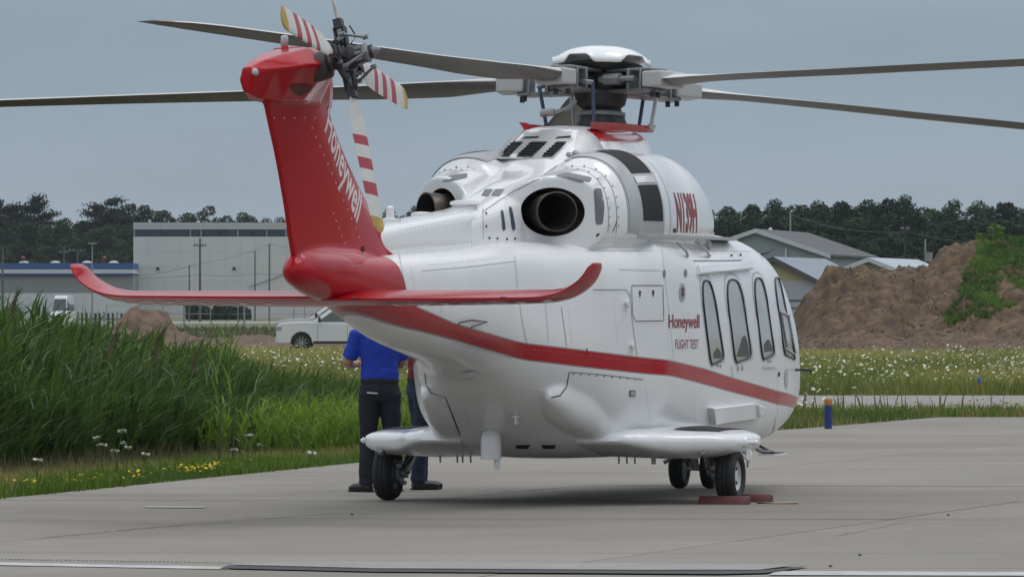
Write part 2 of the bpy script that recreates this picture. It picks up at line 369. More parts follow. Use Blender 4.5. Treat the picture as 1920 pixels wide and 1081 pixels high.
# ---- tail rotor drive cover (spine) on the boom
spine = [(-5.75, 0, .05, 1.9, 2.16, 2.05, 2.4, 2), (-5.2, 0, .12, 1.95, 2.23, 2.1, 3, 2), (-4.6, 0, .15, 1.95, 2.285, 2.12, 3.6, 2), (-3.8, 0, .17, 1.95, 2.345, 2.15, 4, 2), (-2.9, 0, .195, 1.95, 2.41, 2.15, 4, 2), (-2.7, 0, .20, 1.95, 2.42, 2.15, 4, 2)]
V, F = loft(spine, 40, .05); sp_o = mesh('drive_shaft_cover', V, F, M_white, H, smooth=True, angle=40); B_s = bvh(sp_o)
cap = MB().lathe([(.10, -.3), (.10, 0), (.105, .0)], (.04, -2.75, 2.445)).lathe([(.115, 0), (.122, .010), (.115, .03), (.09, .038), (.02, .042)], (.04, -2.75, 2.445)).build('shaft_cover_cap', M_white, H, angle=40)
for a_, z_, k in ((-4.95, 2.255, 0), (-4.55, 2.29, 1), (-3.75, 2.35, 0)):
    m = MB().lathe([(.085, -.02), (.085, .02), (.05, .028), (.01, .03)], (0, a_, z_))
    if k: m.lathe([(.035, .0), (.032, .11), (.01, .125)], (0, a_, z_), n=12)
    m.build('cooling_vent_cap' if not k else 'white_stub_antenna', M_white, H, angle=40)

# ---- fin
def airfoil(n=16, te=.10):
    xs = [0.5 * (1 - math.cos(math.pi * i / n)) for i in range(n + 1)]
    def yt(x): return (1.4845 * math.sqrt(x) - .63 * x - 1.758 * x * x + 1.4215 * x ** 3 - .5075 * x ** 4) * (1 - te) + te * .5 * x
    return [(x, yt(x)) for x in xs[::-1]] + [(x, -yt(x)) for x in xs[1:]]
AF = airfoil()
fin_s = [ # z, a_te, a_le, thickness
 (1.82, -6.72, -4.15, .38), (1.95, -6.84, -4.36, .34), (2.10, -6.93, -4.62, .29), (2.33, -7.03, -5.08, .27), (2.72, -7.24, -5.72, .26), (3.05, -7.46, -6.16, .27), (3.25, -7.58, -6.36, .28)]
S = np.array(fin_s); Z = np.linspace(1.82, 3.25, 30); V = []; F = []; n = len(AF)
for z in Z:
    te, le, t = (pchip(S[:, 0], S[:, j], z) for j in (1, 2, 3))
    for x, y in AF: V.append((y * t, le - x * (le - te), z))
for i in range(len(Z) - 1):
    for q in range(n): F.append((i * n + q, i * n + (q + 1) % n, (i + 1) * n + (q + 1) % n, (i + 1) * n + q))
F.append(tuple(range(n))[::-1]); F.append(tuple(range((len(Z) - 1) * n, len(Z) * n)))
bulb = [(-6.95, 0, .025, 1.86, 1.93, 1.90, 2, 2), (-6.88, 0, .08, 1.81, 1.99, 1.90, 2, 2), (-6.7, 0, .13, 1.76, 2.04, 1.90, 2, 2), (-6.3, 0, .18, 1.71, 2.09, 1.90, 2, 2), (-5.8, 0, .225, 1.68, 2.08, 1.88, 2.2, 2), (-5.4, 0, .24, 1.70, 2.04, 1.86, 2.2, 2.2), (-5.0, 0, .15, 1.75, 1.98, 1.86, 2, 2)]
hs_ = [ # a, six (b, z) corners: top port, top starboard, mid starboard, low starboard, low port, mid port
 (-7.93, [(-.03, 3.36), (.03, 3.37), (.06, 3.32), (.03, 3.19), (-.02, 3.19), (-.05, 3.28)]),
 (-7.72, [(-.05, 3.42), (.07, 3.43), (.16, 3.36), (.06, 3.14), (-.06, 3.14), (-.12, 3.30)]),
 (-7.45, [(-.06, 3.48), (.13, 3.485), (.27, 3.39), (.10, 3.13), (-.08, 3.13), (-.15, 3.34)]),
 (-7.10, [(-.06, 3.53), (.20, 3.54), (.385, 3.42), (.15, 3.14), (-.10, 3.14), (-.17, 3.38)]),
 (-6.90, [(-.06, 3.54), (.20, 3.55), (.36, 3.41), (.13, 3.14), (-.10, 3.14), (-.17, 3.38)]),
 (-6.60, [(-.06, 3.53), (.14, 3.53), (.22, 3.39), (.11, 3.12), (-.09, 3.12), (-.15, 3.36)]),
 (-6.25, [(-.04, 3.46), (.06, 3.46), (.10, 3.34), (.07, 3.06), (-.06, 3.06), (-.10, 3.32)]),
 (-6.02, [(-.02, 3.34), (.02, 3.34), (.03, 3.28), (.02, 3.14), (-.02, 3.14), (-.03, 3.28)])]
Vb = [(b, a, z) for a, L in hs_ for b, z in L]; Fb = [(i * 6 + k, i * 6 + (k + 1) % 6, i * 6 + 6 + (k + 1) % 6, i * 6 + 6 + k) for i in range(len(hs_) - 1) for k in range(6)] + [tuple(range(6))[::-1], tuple(range(6 * len(hs_) - 6, 6 * len(hs_)))]
Vc, Fc = loft(bulb, 36, .05)
fin = remesh('tail_fin', [(V, F), (Vb, Fb), (Vc, Fc)], 0.015, M_red, 3, parent=H)
B_t = bvh(fin)

# ---- horizontal stabiliser with upturned tips: loft along the span
def stab_half(sgn, twist):
    st = [(0.0, .66, -5.56, 1.695, 0, .135), (.5, .64, -5.56, 1.695, 0, .13), (1.2, .60, -5.56, 1.70, 0, .12), (1.62, .57, -5.57, 1.705, 0, .11), (1.80, .54, -5.60, 1.73, 18, .10), (1.92, .50, -5.64, 1.785, 38, .09),
          (2.005, .44, -5.69, 1.855, 55, .075), (2.05, .37, -5.74, 1.925, 64, .06), (2.07, .26, -5.80, 1.955, 68, .03)]
    K = np.array(st); T = np.linspace(0, len(st) - 1, 46); V = []; F = []
    for t in T:
        y, c, le, zc, ang, th = (pchip(range(len(st)), K[:, j], t) for j in range(6))
        ar = R(ang)
        for x, yy in AF:
            # airfoil offset perpendicular to local span direction; trailing edge slightly drooped
            o_ = yy * th; inc = twist * (x - .5) * c
            V.append((sgn * (y - math.sin(ar) * (o_ + inc)), le - x * c, zc + math.cos(ar) * (o_ + inc)))
    n = len(AF)
    for i in range(len(T) - 1):
        for q in range(n): F.append((i * n + q, i * n + (q + 1) % n, (i + 1) * n + (q + 1) % n, (i + 1) * n + q))
    F.append(tuple(range(n))[::-1]); F.append(tuple(range((len(T) - 1) * n, len(T) * n)))
    return V, F
mb = MB(); mb.add(*stab_half(1, -.03)); mb.add(*stab_half(-1, .02))
stab = mb.build('horizontal_stabiliser', M_red, H, angle=50); B_st = bvh(stab)

# ---- livery: stripe limits measured on the hull, then painted by the hull's own coordinates
lowp = [(559, 550), (607, 565), (660, 584), (723, 603), (760, 613), (864, 639), (930, 658), (990, 674), (1090, 686), (1180, 696), (1263, 704), (1310, 716), (1360, 730), (1410, 743), (1456, 756), (1488, 763)]
upp = [(783, 577), (851, 607), (920, 627), (988, 645), (1090, 657), (1180, 668), (1258, 677), (1321, 692), (1373, 709), (1415, 721), (1458, 734), (1490, 743)]
def prof(pts):
    r = []
    for p in pts:
        h = hit(*p, near=1)
        if h is not None and h.x > 0 and (not r or h.y > r[-1][0] + .03): r.append((h.y, h.z))
    return r
LO, UP = prof(lowp), prof(upp)
A_MIN, A_MAX, Z_MIN, Z_MAX = -7.5, 6.5, 0.0, 3.0
UP = [(-7.5, 3.0), (-5.62, 3.0)] + prof([(738, 490), (750, 520), (763, 553)] + upp) + [(6.5, UP[-1][1] - .12)]
LO = [(-7.5, LO[0][1] + .03)] + LO + [(6.5, LO[-1][1] - .12)]
print('STRIPE', [(round(a, 2), round(z, 2)) for a, z in LO], [(round(a, 2), round(z, 2)) for a, z in UP])
mm = bpy.data.materials.new('white_hull_paint_with_red_stripe'); mm.use_nodes = True; t = mm.node_tree; pb = t.nodes['Principled BSDF']
pb.inputs['Roughness'].default_value = .25; pb.inputs['Specular IOR Level'].default_value = .35; pb.inputs['Coat Weight'].default_value = .25; pb.inputs['Coat Roughness'].default_value = .04
tcn = t.nodes.new('ShaderNodeTexCoord'); sx = t.nodes.new('ShaderNodeSeparateXYZ'); t.links.new(tcn.outputs['Object'], sx.inputs[0])
mra = t.nodes.new('ShaderNodeMapRange'); mra.inputs[1].default_value = A_MIN; mra.inputs[2].default_value = A_MAX; t.links.new(sx.outputs['Y'], mra.inputs[0])
def fcurve(pts):
    c = t.nodes.new('ShaderNodeFloatCurve'); cm = c.mapping; cu = cm.curves[0]
    P = [((a - A_MIN) / (A_MAX - A_MIN), z / Z_MAX) for a, z in pts]
    cu.points[0].location = P[0]; cu.points[1].location = P[-1]
    for p in P[1:-1]: cu.points.new(*p)
    for p in cu.points: p.handle_type = 'VECTOR'
    cm.update(); t.links.new(mra.outputs[0], c.inputs['Value'])
    m_ = t.nodes.new('ShaderNodeMath'); m_.operation = 'MULTIPLY'; m_.inputs[1].default_value = Z_MAX; t.links.new(c.outputs[0], m_.inputs[0]); return m_
def math_(op, a, b):
    m_ = t.nodes.new('ShaderNodeMath'); m_.operation = op
    for i, v in enumerate((a, b)):
        if isinstance(v, (int, float)): m_.inputs[i].default_value = v
        else: t.links.new(v, m_.inputs[i])
    return m_.outputs[0]
zl, zu = fcurve(LO), fcurve(UP)
inside = math_('MULTIPLY', math_('GREATER_THAN', sx.outputs['Z'], zl.outputs[0]), math_('LESS_THAN', sx.outputs['Z'], zu.outputs[0]))
g1 = math_('MULTIPLY', math_('GREATER_THAN', sx.outputs['Z'], math_('SUBTRACT', zl.outputs[0], .010)), math_('LESS_THAN', sx.outputs['Z'], math_('ADD', zu.outputs[0], .010)))
nzt = t.nodes.new('ShaderNodeTexNoise'); nzt.inputs['Scale'].default_value = 1.2; nzt.inputs['Detail'].default_value = 5; t.links.new(tcn.outputs['Object'], nzt.inputs['Vector'])
rw = t.nodes.new('ShaderNodeValToRGB'); t.links.new(nzt.outputs[0], rw.inputs[0])
rw.color_ramp.elements[0].position = .35; rw.color_ramp.elements[1].position = .65
rw.color_ramp.elements[0].color = (*[c * .93 for c in WHITE], 1); rw.color_ramp.elements[1].color = (*WHITE, 1)
m1 = t.nodes.new('ShaderNodeMix'); m1.data_type = 'RGBA'; t.links.new(g1, m1.inputs[0]); t.links.new(rw.outputs[0], m1.inputs[6]); m1.inputs[7].default_value = (.30, .27, .27, 1)
m2 = t.nodes.new('ShaderNodeMix'); m2.data_type = 'RGBA'; t.links.new(inside, m2.inputs[0]); t.links.new(m1.outputs[2], m2.inputs[6]); m2.inputs[7].default_value = (*RED, 1)
t.links.new(m2.outputs[2], pb.inputs['Base Color'])
nb_ = t.nodes.new('ShaderNodeTexNoise'); nb_.inputs['Scale'].default_value = 2.6; nb_.inputs['Detail'].default_value = 2; t.links.new(tcn.outputs['Object'], nb_.inputs['Vector'])
bp_ = t.nodes.new('ShaderNodeBump'); bp_.inputs['Strength'].default_value = .35; bp_.inputs['Distance'].default_value = .010; t.links.new(nb_.outputs[0], bp_.inputs['Height']); t.links.new(bp_.outputs[0], pb.inputs['Normal'])   # faint ripple of the skin panels
fus.data.materials.clear(); fus.data.materials.append(mm)

# ---- surface helpers: things laid on the skin
def strip_on(name, pix, width, mat_, B=None, off=.003, closed=False, sub=6, parent=None):
    """thin band that follows the skin through measured photo points"""
    P = []; pts = list(pix) + ([pix[0]] if closed else [])
    for (x0, y0), (x1, y1) in zip(pts[:-1], pts[1:]):
        for k in range(sub): P.append((x0 + (x1 - x0) * k / sub, y0 + (y1 - y0) * k / sub))
    P.append(pts[-1])
    V = []; F = []; Q = []
    for p in P:
        h, nn = hitn(*p, B, 6)
        if h is not None: Q.append((h, nn))
    for i, (h, nn) in enumerate(Q):
        tt = Q[min(i + 1, len(Q) - 1)][0] - Q[max(i - 1, 0)][0]
        if tt.length < 1e-6: tt = Vector((0, 1, 0))
        s_ = tt.normalized().cross(nn).normalized() * width / 2
        V += [h + s_ + nn * off, h - s_ + nn * off]
    for i in range(len(Q) - 1): F.append((2 * i, 2 * i + 1, 2 * i + 3, 2 * i + 2))
    if len(V) < 4: print('strip missing', name, pix[0]); return None
    return mesh(name, V, F, mat_, parent or H)
def inpoly_patch(name, pix, mat_, B=None, off=.004, parent=None, rings=3):
    """filled patch on the skin bounded by measured photo points (fan of rings round the centre)"""
    cx = sum(p[0] for p in pix) / len(pix); cy = sum(p[1] for p in pix) / len(pix); n = len(pix); V = []; F = []; ok = True
    for r in range(rings, 0, -1):
        for x, y in pix:
            h = hit(cx + (x - cx) * r / rings, cy + (y - cy) * r / rings, B, off)
            if h is None: ok = False; h = V[-1] if V else Vector((0, 0, 0))
            V.append(h)
    c = hit(cx, cy, B, off); V.append(c if c is not None else V[-1])
    for r in range(rings - 1):
        for k in range(n): F.append((r * n + k, r * n + (k + 1) % n, (r + 1) * n + (k + 1) % n, (r + 1) * n + k))
    for k in range(n): F.append(((rings - 1) * n + k, (rings - 1) * n + (k + 1) % n, rings * n))
    if not ok: print('patch partly off', name, pix[0])
    return mesh(name, V, F, mat_, parent or H, smooth=True)
def rrect(pts, k=5, r=.28):
    """rounded polygon through corner points"""
    out = []; n = len(pts)
    for i in range(n):
        p0, p1, p2 = (Vector((*pts[j % n], 0)) for j in (i - 1, i, i + 1))
        rr = r if not isinstance(r, (list, tuple)) else r[i]
        a = p1.lerp(p0, rr); b = p1.lerp(p2, rr)
        for q in range(k + 1):
            s = q / k; v = a * (1 - s) ** 2 + p1 * 2 * s * (1 - s) + b * s * s; out.append((v.x, v.y))
    return out
def text_on(name, body, base, top_dir, along, size_w, size_h, B, mat_, off=.004, bold=0.0, parent=None, cast=None, shear=0.0):
    """flat print: the letters of `body` laid on the skin. base: start point (helicopter axes); along/top_dir: unit vectors;
    size_w: total width, size_h: cap height; cast: direction used to lay them on the skin"""
    cu = bpy.data.curves.new(name, 'FONT'); cu.body = body; cu.size = 1; cu.offset = bold; cu.resolution_u = 3; cu.shear = shear
    to = bpy.data.objects.new(name, cu); COL.objects.link(to)
    dg = bpy.context.evaluated_depsgraph_get(); me = bpy.data.meshes.new_from_object(to.evaluated_get(dg)); bpy.data.objects.remove(to)
    bm = bmesh.new(); bm.from_mesh(me)
    bmesh.ops.triangulate(bm, faces=bm.faces)
    for _ in range(2):
        lo = [e_ for e_ in bm.edges if e_.calc_length() > .16]
        if lo: bmesh.ops.subdivide_edges(bm, edges=lo, cuts=1)
    bmesh.ops.triangulate(bm, faces=bm.faces)
    xs = [v.co.x for v in bm.verts]; x0, x1 = min(xs), max(xs); cap_h = .69
    base = Vector(base); al = Vector(along).normalized(); tp = Vector(top_dir).normalized(); cd = Vector(cast).normalized(); miss = 0
    for v in bm.verts:
        p = base + al * ((v.co.x - x0) / (x1 - x0) * size_w) + tp * (v.co.y / cap_h * size_h)
        h, nn, i, _ = B.ray_cast(p - cd * 1.0, cd)
        if h is None: miss += 1; h = p; nn = -cd
        v.co = h + nn * off
    if miss: print('text off skin', body, miss)
    bm.to_mesh(me); bm.free(); me.materials.clear()
    return link(name, me, mat_, parent or H)

# ---- cabin and cockpit windows
M_pane = mat('tinted_window_glass', (.42, .43, .43), .07, coat=.6, noise_amt=.18, noise_scale=1.2)
M_seal = mat('window_seal', (.012, .016, .03), .4)
M_seat = mat('dark_seat_fabric', (.05, .045, .038), .35)
def window(corners, r, seat=None, top_recess=True):
    ring_ = rrect(corners, 5, r)
    wd = empty('cabin_window', (0, 0, 0), 0, H)
    if top_recess:
        cx = sum(p[0] for p in ring_) / len(ring_); cy = sum(p[1] for p in ring_) / len(ring_)
        outer = [(cx + (x - cx) * 1.32, (y - 5 if y < cy else y + 2)) for x, y in ring_]
        strip_on('window_surround', [(x, (y - 11 if y < cy else y + 3)) if True else 0 for x, y in [(cx + (x - cx) * 1.22, y) for x, y in ring_]], .012, M_grey, closed=True, sub=1, parent=wd, off=.003)
    inpoly_patch('window_pane', ring_, M_pane, off=.004, parent=wd)
    # seal: a proud rubber bead
    P = [hit(x, y, off=.006) for x, y in ring_]; P = [p for p in P if p is not None]
    MB().tube(P + [P[0]], .0095, n=6, cap=False).build('window_seal', M_seal, wd, smooth=True)
    if seat: inpoly_patch('seat_back', seat, M_seat, off=.0065, parent=wd)
    return wd
window([(1312, 526), (1334, 526), (1356, 672), (1332, 684)], [.42, .42, .12, .12], seat=[(1338, 671), (1337, 662), (1343, 652), (1348, 655), (1353, 668), (1351, 671)])
window([(1358, 525), (1387, 524), (1408, 668), (1378, 680)], [.40, .40, .12, .12], seat=[(1380, 668), (1386, 650), (1391, 632), (1396, 628), (1400, 640), (1404, 662), (1403, 668)])
window([(1410, 522), (1431, 521), (1451, 663), (1429, 674)], [.42, .42, .12, .12], seat=[(1432, 659), (1432, 645), (1437, 637), (1441, 636), (1446, 650), (1448, 658)])
wdc = window([(1450, 521), (1461, 521), (1490, 674), (1470, 664)], [.35, .3, .06, .12], top_recess=False)
for a_, b_ in (((1460, 584), (1478, 592)), ((1476, 590), (1489, 662)), ((1470, 652), (1488, 664)), ((1474, 652), (1463, 588))):
    P = [hit(a_[0] + (b_[0] - a_[0]) * k / 4, a_[1] + (b_[1] - a_[1]) * k / 4, off=.012) for k in range(5)]; P = [p for p in P if p is not None]
    if len(P) > 1: MB().tube(P, .009, n=6).build('window_glazing_bar', M_grey, wdc)

# white cowling paint with the red shoulder of the rotor pylon
cm_ = M_white.copy(); cm_.name = 'white_cowl_paint_with_red_shoulder'; t = cm_.node_tree; pb_ = t.nodes['Principled BSDF']
old = pb_.inputs['Base Color'].links[0].from_socket; tcn = t.nodes.new('ShaderNodeTexCoord'); sx2 = t.nodes.new('ShaderNodeSeparateXYZ'); t.links.new(tcn.outputs['Object'], sx2.inputs[0])
ab = math_('ABSOLUTE', sx2.outputs['X'], 0.0)
red_ = math_('MULTIPLY', math_('MULTIPLY', math_('GREATER_THAN', ab, .27), math_('GREATER_THAN', math_('ADD', sx2.outputs['Z'], math_('MULTIPLY', sx2.outputs['Y'], -.03)), 3.02)), math_('GREATER_THAN', sx2.outputs['Y'], -.42))
mxr = t.nodes.new('ShaderNodeMix'); mxr.data_type = 'RGBA'; t.links.new(red_, mxr.inputs[0]); t.links.new(old, mxr.inputs[6]); mxr.inputs[7].default_value = (*RED, 1); t.links.new(mxr.outputs[2], pb_.inputs['Base Color'])
cowl.data.materials.clear(); cowl.data.materials.append(cm_)
# ---- details on the starboard side
def onskin(px, py, off=0.0, B=None):
    h = hit(px, py, B, off)
    return h
def seam(pix, w_=.006, B=None, closed=False, m_=None): return strip_on('panel_seam', pix, w_, m_ or M_seam, B, closed=closed)
seam([(1184, 535), (1243, 535), (1244, 601), (1192, 602), (1186, 590)], .008, closed=True)
seam([(1181, 545), (1185, 600), (1194, 666)])
seam([(1112, 543), (1173, 543), (1181, 556)])
seam([(1052, 575), (1057, 610), (1062, 648)])
seam([(965, 478), (970, 540), (978, 600), (988, 643)], .004)
seam([(1067, 697), (1062, 725), (1050, 741), (1033, 745)], .010, m_=M_dark)
seam([(1067, 697), (1130, 702), (1205, 711)], .007)
seam([(797, 700), (799, 721), (808, 736), (835, 744), (847, 774), (863, 816)], .010, m_=M_dark)
seam([(1371, 686), (1373, 709)], .008, m_=M_dark)
seam([(1457, 690), (1457, 735), (1458, 778)], .006)
seam([(1454, 781), (1450, 805), (1442, 822), (1430, 829)], .012, m_=M_dark)
seam([(1245, 462), (1340, 470), (1420, 472)], .003)
seam([(1300, 489), (1345, 489), (1390, 488)], .010)
seam([(1240, 455), (1246, 520), (1256, 600), (1262, 672)], .003)
seam([(1160, 506), (1240, 508)], .003)
seam([(1100, 652), (1101, 665)], .014, m_=M_dark)
seam([(845, 640), (900, 655), (960, 672)], .003)
seam([(747, 470), (752, 500), (762, 545)], .004)
seam([(825, 548), (826, 590)], .003)
def stud(name, px, py, r, m_, B=None, h=.012):
    p, nn = hitn(px, py, B)
    if p is None: return print('stud off', px, py)
    q = nn.to_track_quat('Z', 'Y').to_matrix()
    return MB().lathe([(r, -.005), (r, h * .6), (r * .6, h)], p, q, n=12).build(name, m_, H, angle=40)
for x, y in ((1245, 513), (1285, 512)): inpoly_patch('recessed_vent', [(x + 3 * math.cos(t * .785), y + 8 * math.sin(t * .785)) for t in range(8)], M_louvre)
inpoly_patch('round_emblem', [(1279 + 6 * math.cos(t * .524), 548 + 18 * math.sin(t * .524)) for t in range(12)], M_grey)
inpoly_patch('emblem_print', [(1279 + 4.2 * math.cos(t * .524) * (1 if t % 2 else .6), 547 + 13 * math.sin(t * .524) * (1 if t % 2 else .7)) for t in range(12)], mat('maroon_print', (.12, .05, .06), .5), off=.006)
for x, y in ((1199, 552), (1224, 551)):
    inpoly_patch('latch', [(x - 2, y - 7), (x + 2.5, y - 7), (x + 1.5, y + 2), (x + .5, y + 7), (x - .5, y + 2)], M_dark)
for x, y in ((1177, 569), (1187, 649)):
    p = hit(x, y); MB().box(p, (.03, .16, .028), Matrix.Rotation(R(17.5), 3, 'Z')).build('door_hinge', M_white, H)
# sliding-door rail above the windows, lower service door, step box
def skin_box(name, corners, depth, m_, B=None, sub=6):
    """a shallow box standing proud of the skin, its outline measured"""
    (x0, y0), (x1, y1), (x2, y2), (x3, y3) = corners
    V = []; n = sub + 1
    for o_ in (-.01, depth):
        for k in range(n):
            t = k / sub
            for (ax, ay), (bx, by) in (((x0, y0), (x1, y1)), ((x3, y3), (x2, y2))):
                V.append(hit(ax + (bx - ax) * t, ay + (by - ay) * t, B, o_ if o_ < 0 else o_))
    F = []
    for k in range(sub):
        i = 2 * k; j = 2 * n + i
        F += [(j, j + 2, j + 3, j + 1), (i, i + 1, i + 3, i + 2), (i, i + 2, j + 2, j), (i + 1, j + 1, j + 3, i + 3)]
    F += [(0, 2 * n, 2 * n + 1, 1), (2 * sub, 2 * sub + 1, 2 * n + 2 * sub + 1, 2 * n + 2 * sub)]
    o = mesh(name, V, F, m_, H); bevel(o, .012, 2); return o
skin_box('door_rail_cover', [(1303, 499), (1404, 495), (1404, 508), (1306, 516)], .05, M_white)
skin_box('lower_step_box', [(1326, 763), (1412, 753), (1413, 783), (1331, 793)], .06, M_white)
skin_box('step_box_end', [(1406, 757), (1420, 762), (1420, 776), (1407, 778)], .09, M_white, sub=2)
inpoly_patch('fuel_cap', [(1185 + dx, 737 + dy) for dx, dy in ((-6, -6), (6, -6), (6, 6), (-6, 6))], M_louvre)
inpoly_patch('fuel_cap_centre', [(1185 + dx, 737 + dy) for dx, dy in ((-3, -4), (4, -4), (4, 4), (-3, 4))], M_grey, off=.007)
inpoly_patch('door_recess', [(1474 + 3.5 * math.cos(t * .628), 709 + 19 * math.sin(t * .628)) for t in range(10)], M_grey)
for x, y in ((1383, 689), (1391, 688)): stud('door_handle', x, y, .03, M_chrome)
for x, y in ((1345, 684), (1350, 685), (1440, 676), (1444, 675)): stud('window_latch', x, y, .018, M_chrome)
stud('keyhole', 1460, 701, .022, M_dark)
for x, y in ((1341, 447), (1357, 446), (1371, 479), (1388, 478)): stud('dark_fastener', x, y, .012, M_dark)
for k in range(9): stud('rivet', 1075 + k * 14.5, 700 + k * 1.25, .008, M_seam, h=.006)
for x, y, a in ((1243, 460, 0), (1243, 520, 0), (1243, 580, 0), (1243, 640, 0)): pass
# whip antenna and pitot arm near the cockpit
p = hit(1436, 474); MB().tube([p, p + Vector((.02, .22, .03)), p + Vector((.04, .34, .07))], [.012, .009, .005], n=8).build('whip_antenna', M_dark, H, smooth=True)
p = hit(1491, 693) or Vector((.9, 4.3, 1.1)); MB().tube([p, p + Vector((.10, .05, .0)), p + Vector((.12, .08, .0)), p + Vector((.12, .08, -.03))], .011, n=8).build('pitot_probe', M_dark, H)
# underside fittings
def under(px, py): return hit(px, py)
p = under(914, 800); q = Vector((p.x, p.y + .10, .40))
MB().lathe([(.085, -.05), (.085, .12), (.075, .16), (.04, .19), (.01, .20)], (q.x, q.y, .435), n=20).lathe([(.025, -.10), (.025, 0)], (q.x + .05, q.y, .40), n=10).build('belly_light_housing', M_white, H, angle=50)
for x in (980, 1029):
    inpoly_patch('belly_vent_slot', [(x - 14, 833), (x + 14, 833), (x + 10, 840), (x - 11, 840)], M_void)
inpoly_patch('boom_access_cover', rrect([(868, 694), (895, 694), (896, 705), (868, 706)], 3, .3), M_white, off=.012)
p = under(970, 780); MB().box(p + Vector((0, -.03, .0)), (.012, .05, .13)).box(p + Vector((0, -.04, 0)), (.06, .04, .012)).build('belly_cross_antenna', M_white, H)
for x, y in ((825, 846), (857, 848), (867, 847), (882, 848), (1160, 850), (1175, 850), (1190, 851), (1225, 851)):
    o_, d_ = ray(x, y); k = (-.35 - o_.y) / d_.y; b_ = (o_ + d_ * k).x
    MB().tube([(b_, -.35, .40), (b_, -.34, .33)], .008 if x < 1200 else .02, n=8).build('drain_pipe', M_grey, H)
# lettering
def txt(body, px0, py0, px1, hpx, m_, B=None, bold=.0):
    """px0,py0: foot of the first letter; px1: right end; hpx: letter height in photo pixels"""
    a = hit(px0, py0, B); b = hit(px1, py0 + .0, B); c = hit(px0, py0 - hpx, B)
    al = (b - a); sz = al.length; up_ = (c - a)
    return text_on('lettering', body, a, up_, al, sz, up_.length, B or B_f, m_, bold=bold, cast=(-1, 0, 0) if abs(al.y) > abs(al.x) else (0, 1, 0))
txt('Honeywell', 1253, 614, 1311, 25, M_redprint, bold=.014)
txt('FLIGHT TEST', 1266, 653, 1309, 17, M_redprint, bold=.0)
txt('EXPERIMENTAL', 1429, 693, 1455, 6, M_grey)
# ---- engine cowling details
def seamc(pix, w_=.006, **k): return seam(pix, w_, B_c, **k)
def rimcast(a, th, bc=.50, zc=2.30, off=.004):
    d = Vector((-math.cos(th), 0, -math.sin(th))); o = Vector((bc, a, zc)) - d * 1.2
    h, nn, i, _ = B_c.ray_cast(o, d); return (h + nn * off) if h is not None else None
def ringband(name, a0, a1, t0, t1, m_, off=.004, n=16, k=3, sgn=1):
    V = []; F = []
    for i in range(n + 1):
        th = R(t0 + (t1 - t0) * i / n)
        for j in range(k + 1):
            p = rimcast(a0 + (a1 - a0) * j / k, th, off=off); V.append((p.x * sgn, p.y, p.z))
    for i in range(n):
        for j in range(k): F.append((i * (k + 1) + j, i * (k + 1) + j + 1, (i + 1) * (k + 1) + j + 1, (i + 1) * (k + 1) + j))
    return mesh(name, V, F, m_, H, smooth=True)
M_silver = mat('bare_alloy', (.46, .47, .48), .35, metal=.3)
for sg in (1, -1):
    ringband('intake_panel', -.95, -.10, -8, 108, M_silver, off=.006, n=40, k=24, sgn=sg)
    ringband('intake_screen', -.69, -.16, 52, 88, M_void, off=.011, n=20, k=10, sgn=sg)
    ringband('intake_screen', -.69, -.16, 6, 41, M_void, off=.011, n=20, k=10, sgn=sg)
    ringband('intake_hinge', -.69, -.16, 43, 49, M_white, off=.012, n=5, sgn=sg)
    for a_ in (-.97, -1.12, -1.30, .10): ringband('panel_seam', a_ - .004, a_ + .004, -10, 105, M_seam, off=.003, k=1, n=20, sgn=sg)
    for a_ in (-1.09, -1.27):
        mb = MB()
        for t_ in range(0, 100, 12):
            p = rimcast(a_, R(t_), off=.002); mb.lathe([(.009, 0), (.005, .005)], p, Vector((math.cos(R(t_)), 0, math.sin(R(t_)))).to_track_quat('Z', 'Y').to_matrix(), n=6)
        o = mb.build('fastener_row', M_midgrey, H)
        if sg < 0: o.scale = (-1, 1, 1)
def vent(corners, r=.3, m_=None): return inpoly_patch('cowl_vent', rrect(corners, 3, r), m_ or M_louvre, B_c, off=.004)
vent([(1040, 330), (1062, 323), (1110, 333), (1106, 341), (1090, 343), (1060, 334)], .2)
vent([(1113, 354), (1127, 353), (1133, 385), (1130, 420), (1117, 421), (1115, 385)], .2)
vent([(938, 394), (943, 394), (948, 430), (942, 433)], .3, mat('blue_grey_slot', (.05, .07, .11), .5)); vent([(953, 387), (959, 388), (967, 430), (960, 433)], .3, bpy.data.materials['blue_grey_slot'])
vent([(902, 367), (910, 355), (925, 355), (916, 368)], .15); vent([(920, 367), (928, 355), (946, 355), (936, 368)], .15)
vent([(828, 341), (845, 329), (876, 325), (876, 333), (850, 339)], .2)
vent([(1117, 440), (1124, 436), (1123, 441), (1118, 444)], .2, M_void); seamc([(1157, 413), (1149, 434)], .012, m_=M_dark)
seamc([(905, 397), (960, 360), (1010, 335), (1045, 310)], .006)
seamc([(905, 390), (906, 447)], .006)
for x, y in ((911, 400), (911, 424), (917, 446), (932, 447), (950, 448), (965, 447)): stud('fastener', x, y, .010, M_dark, B_c)
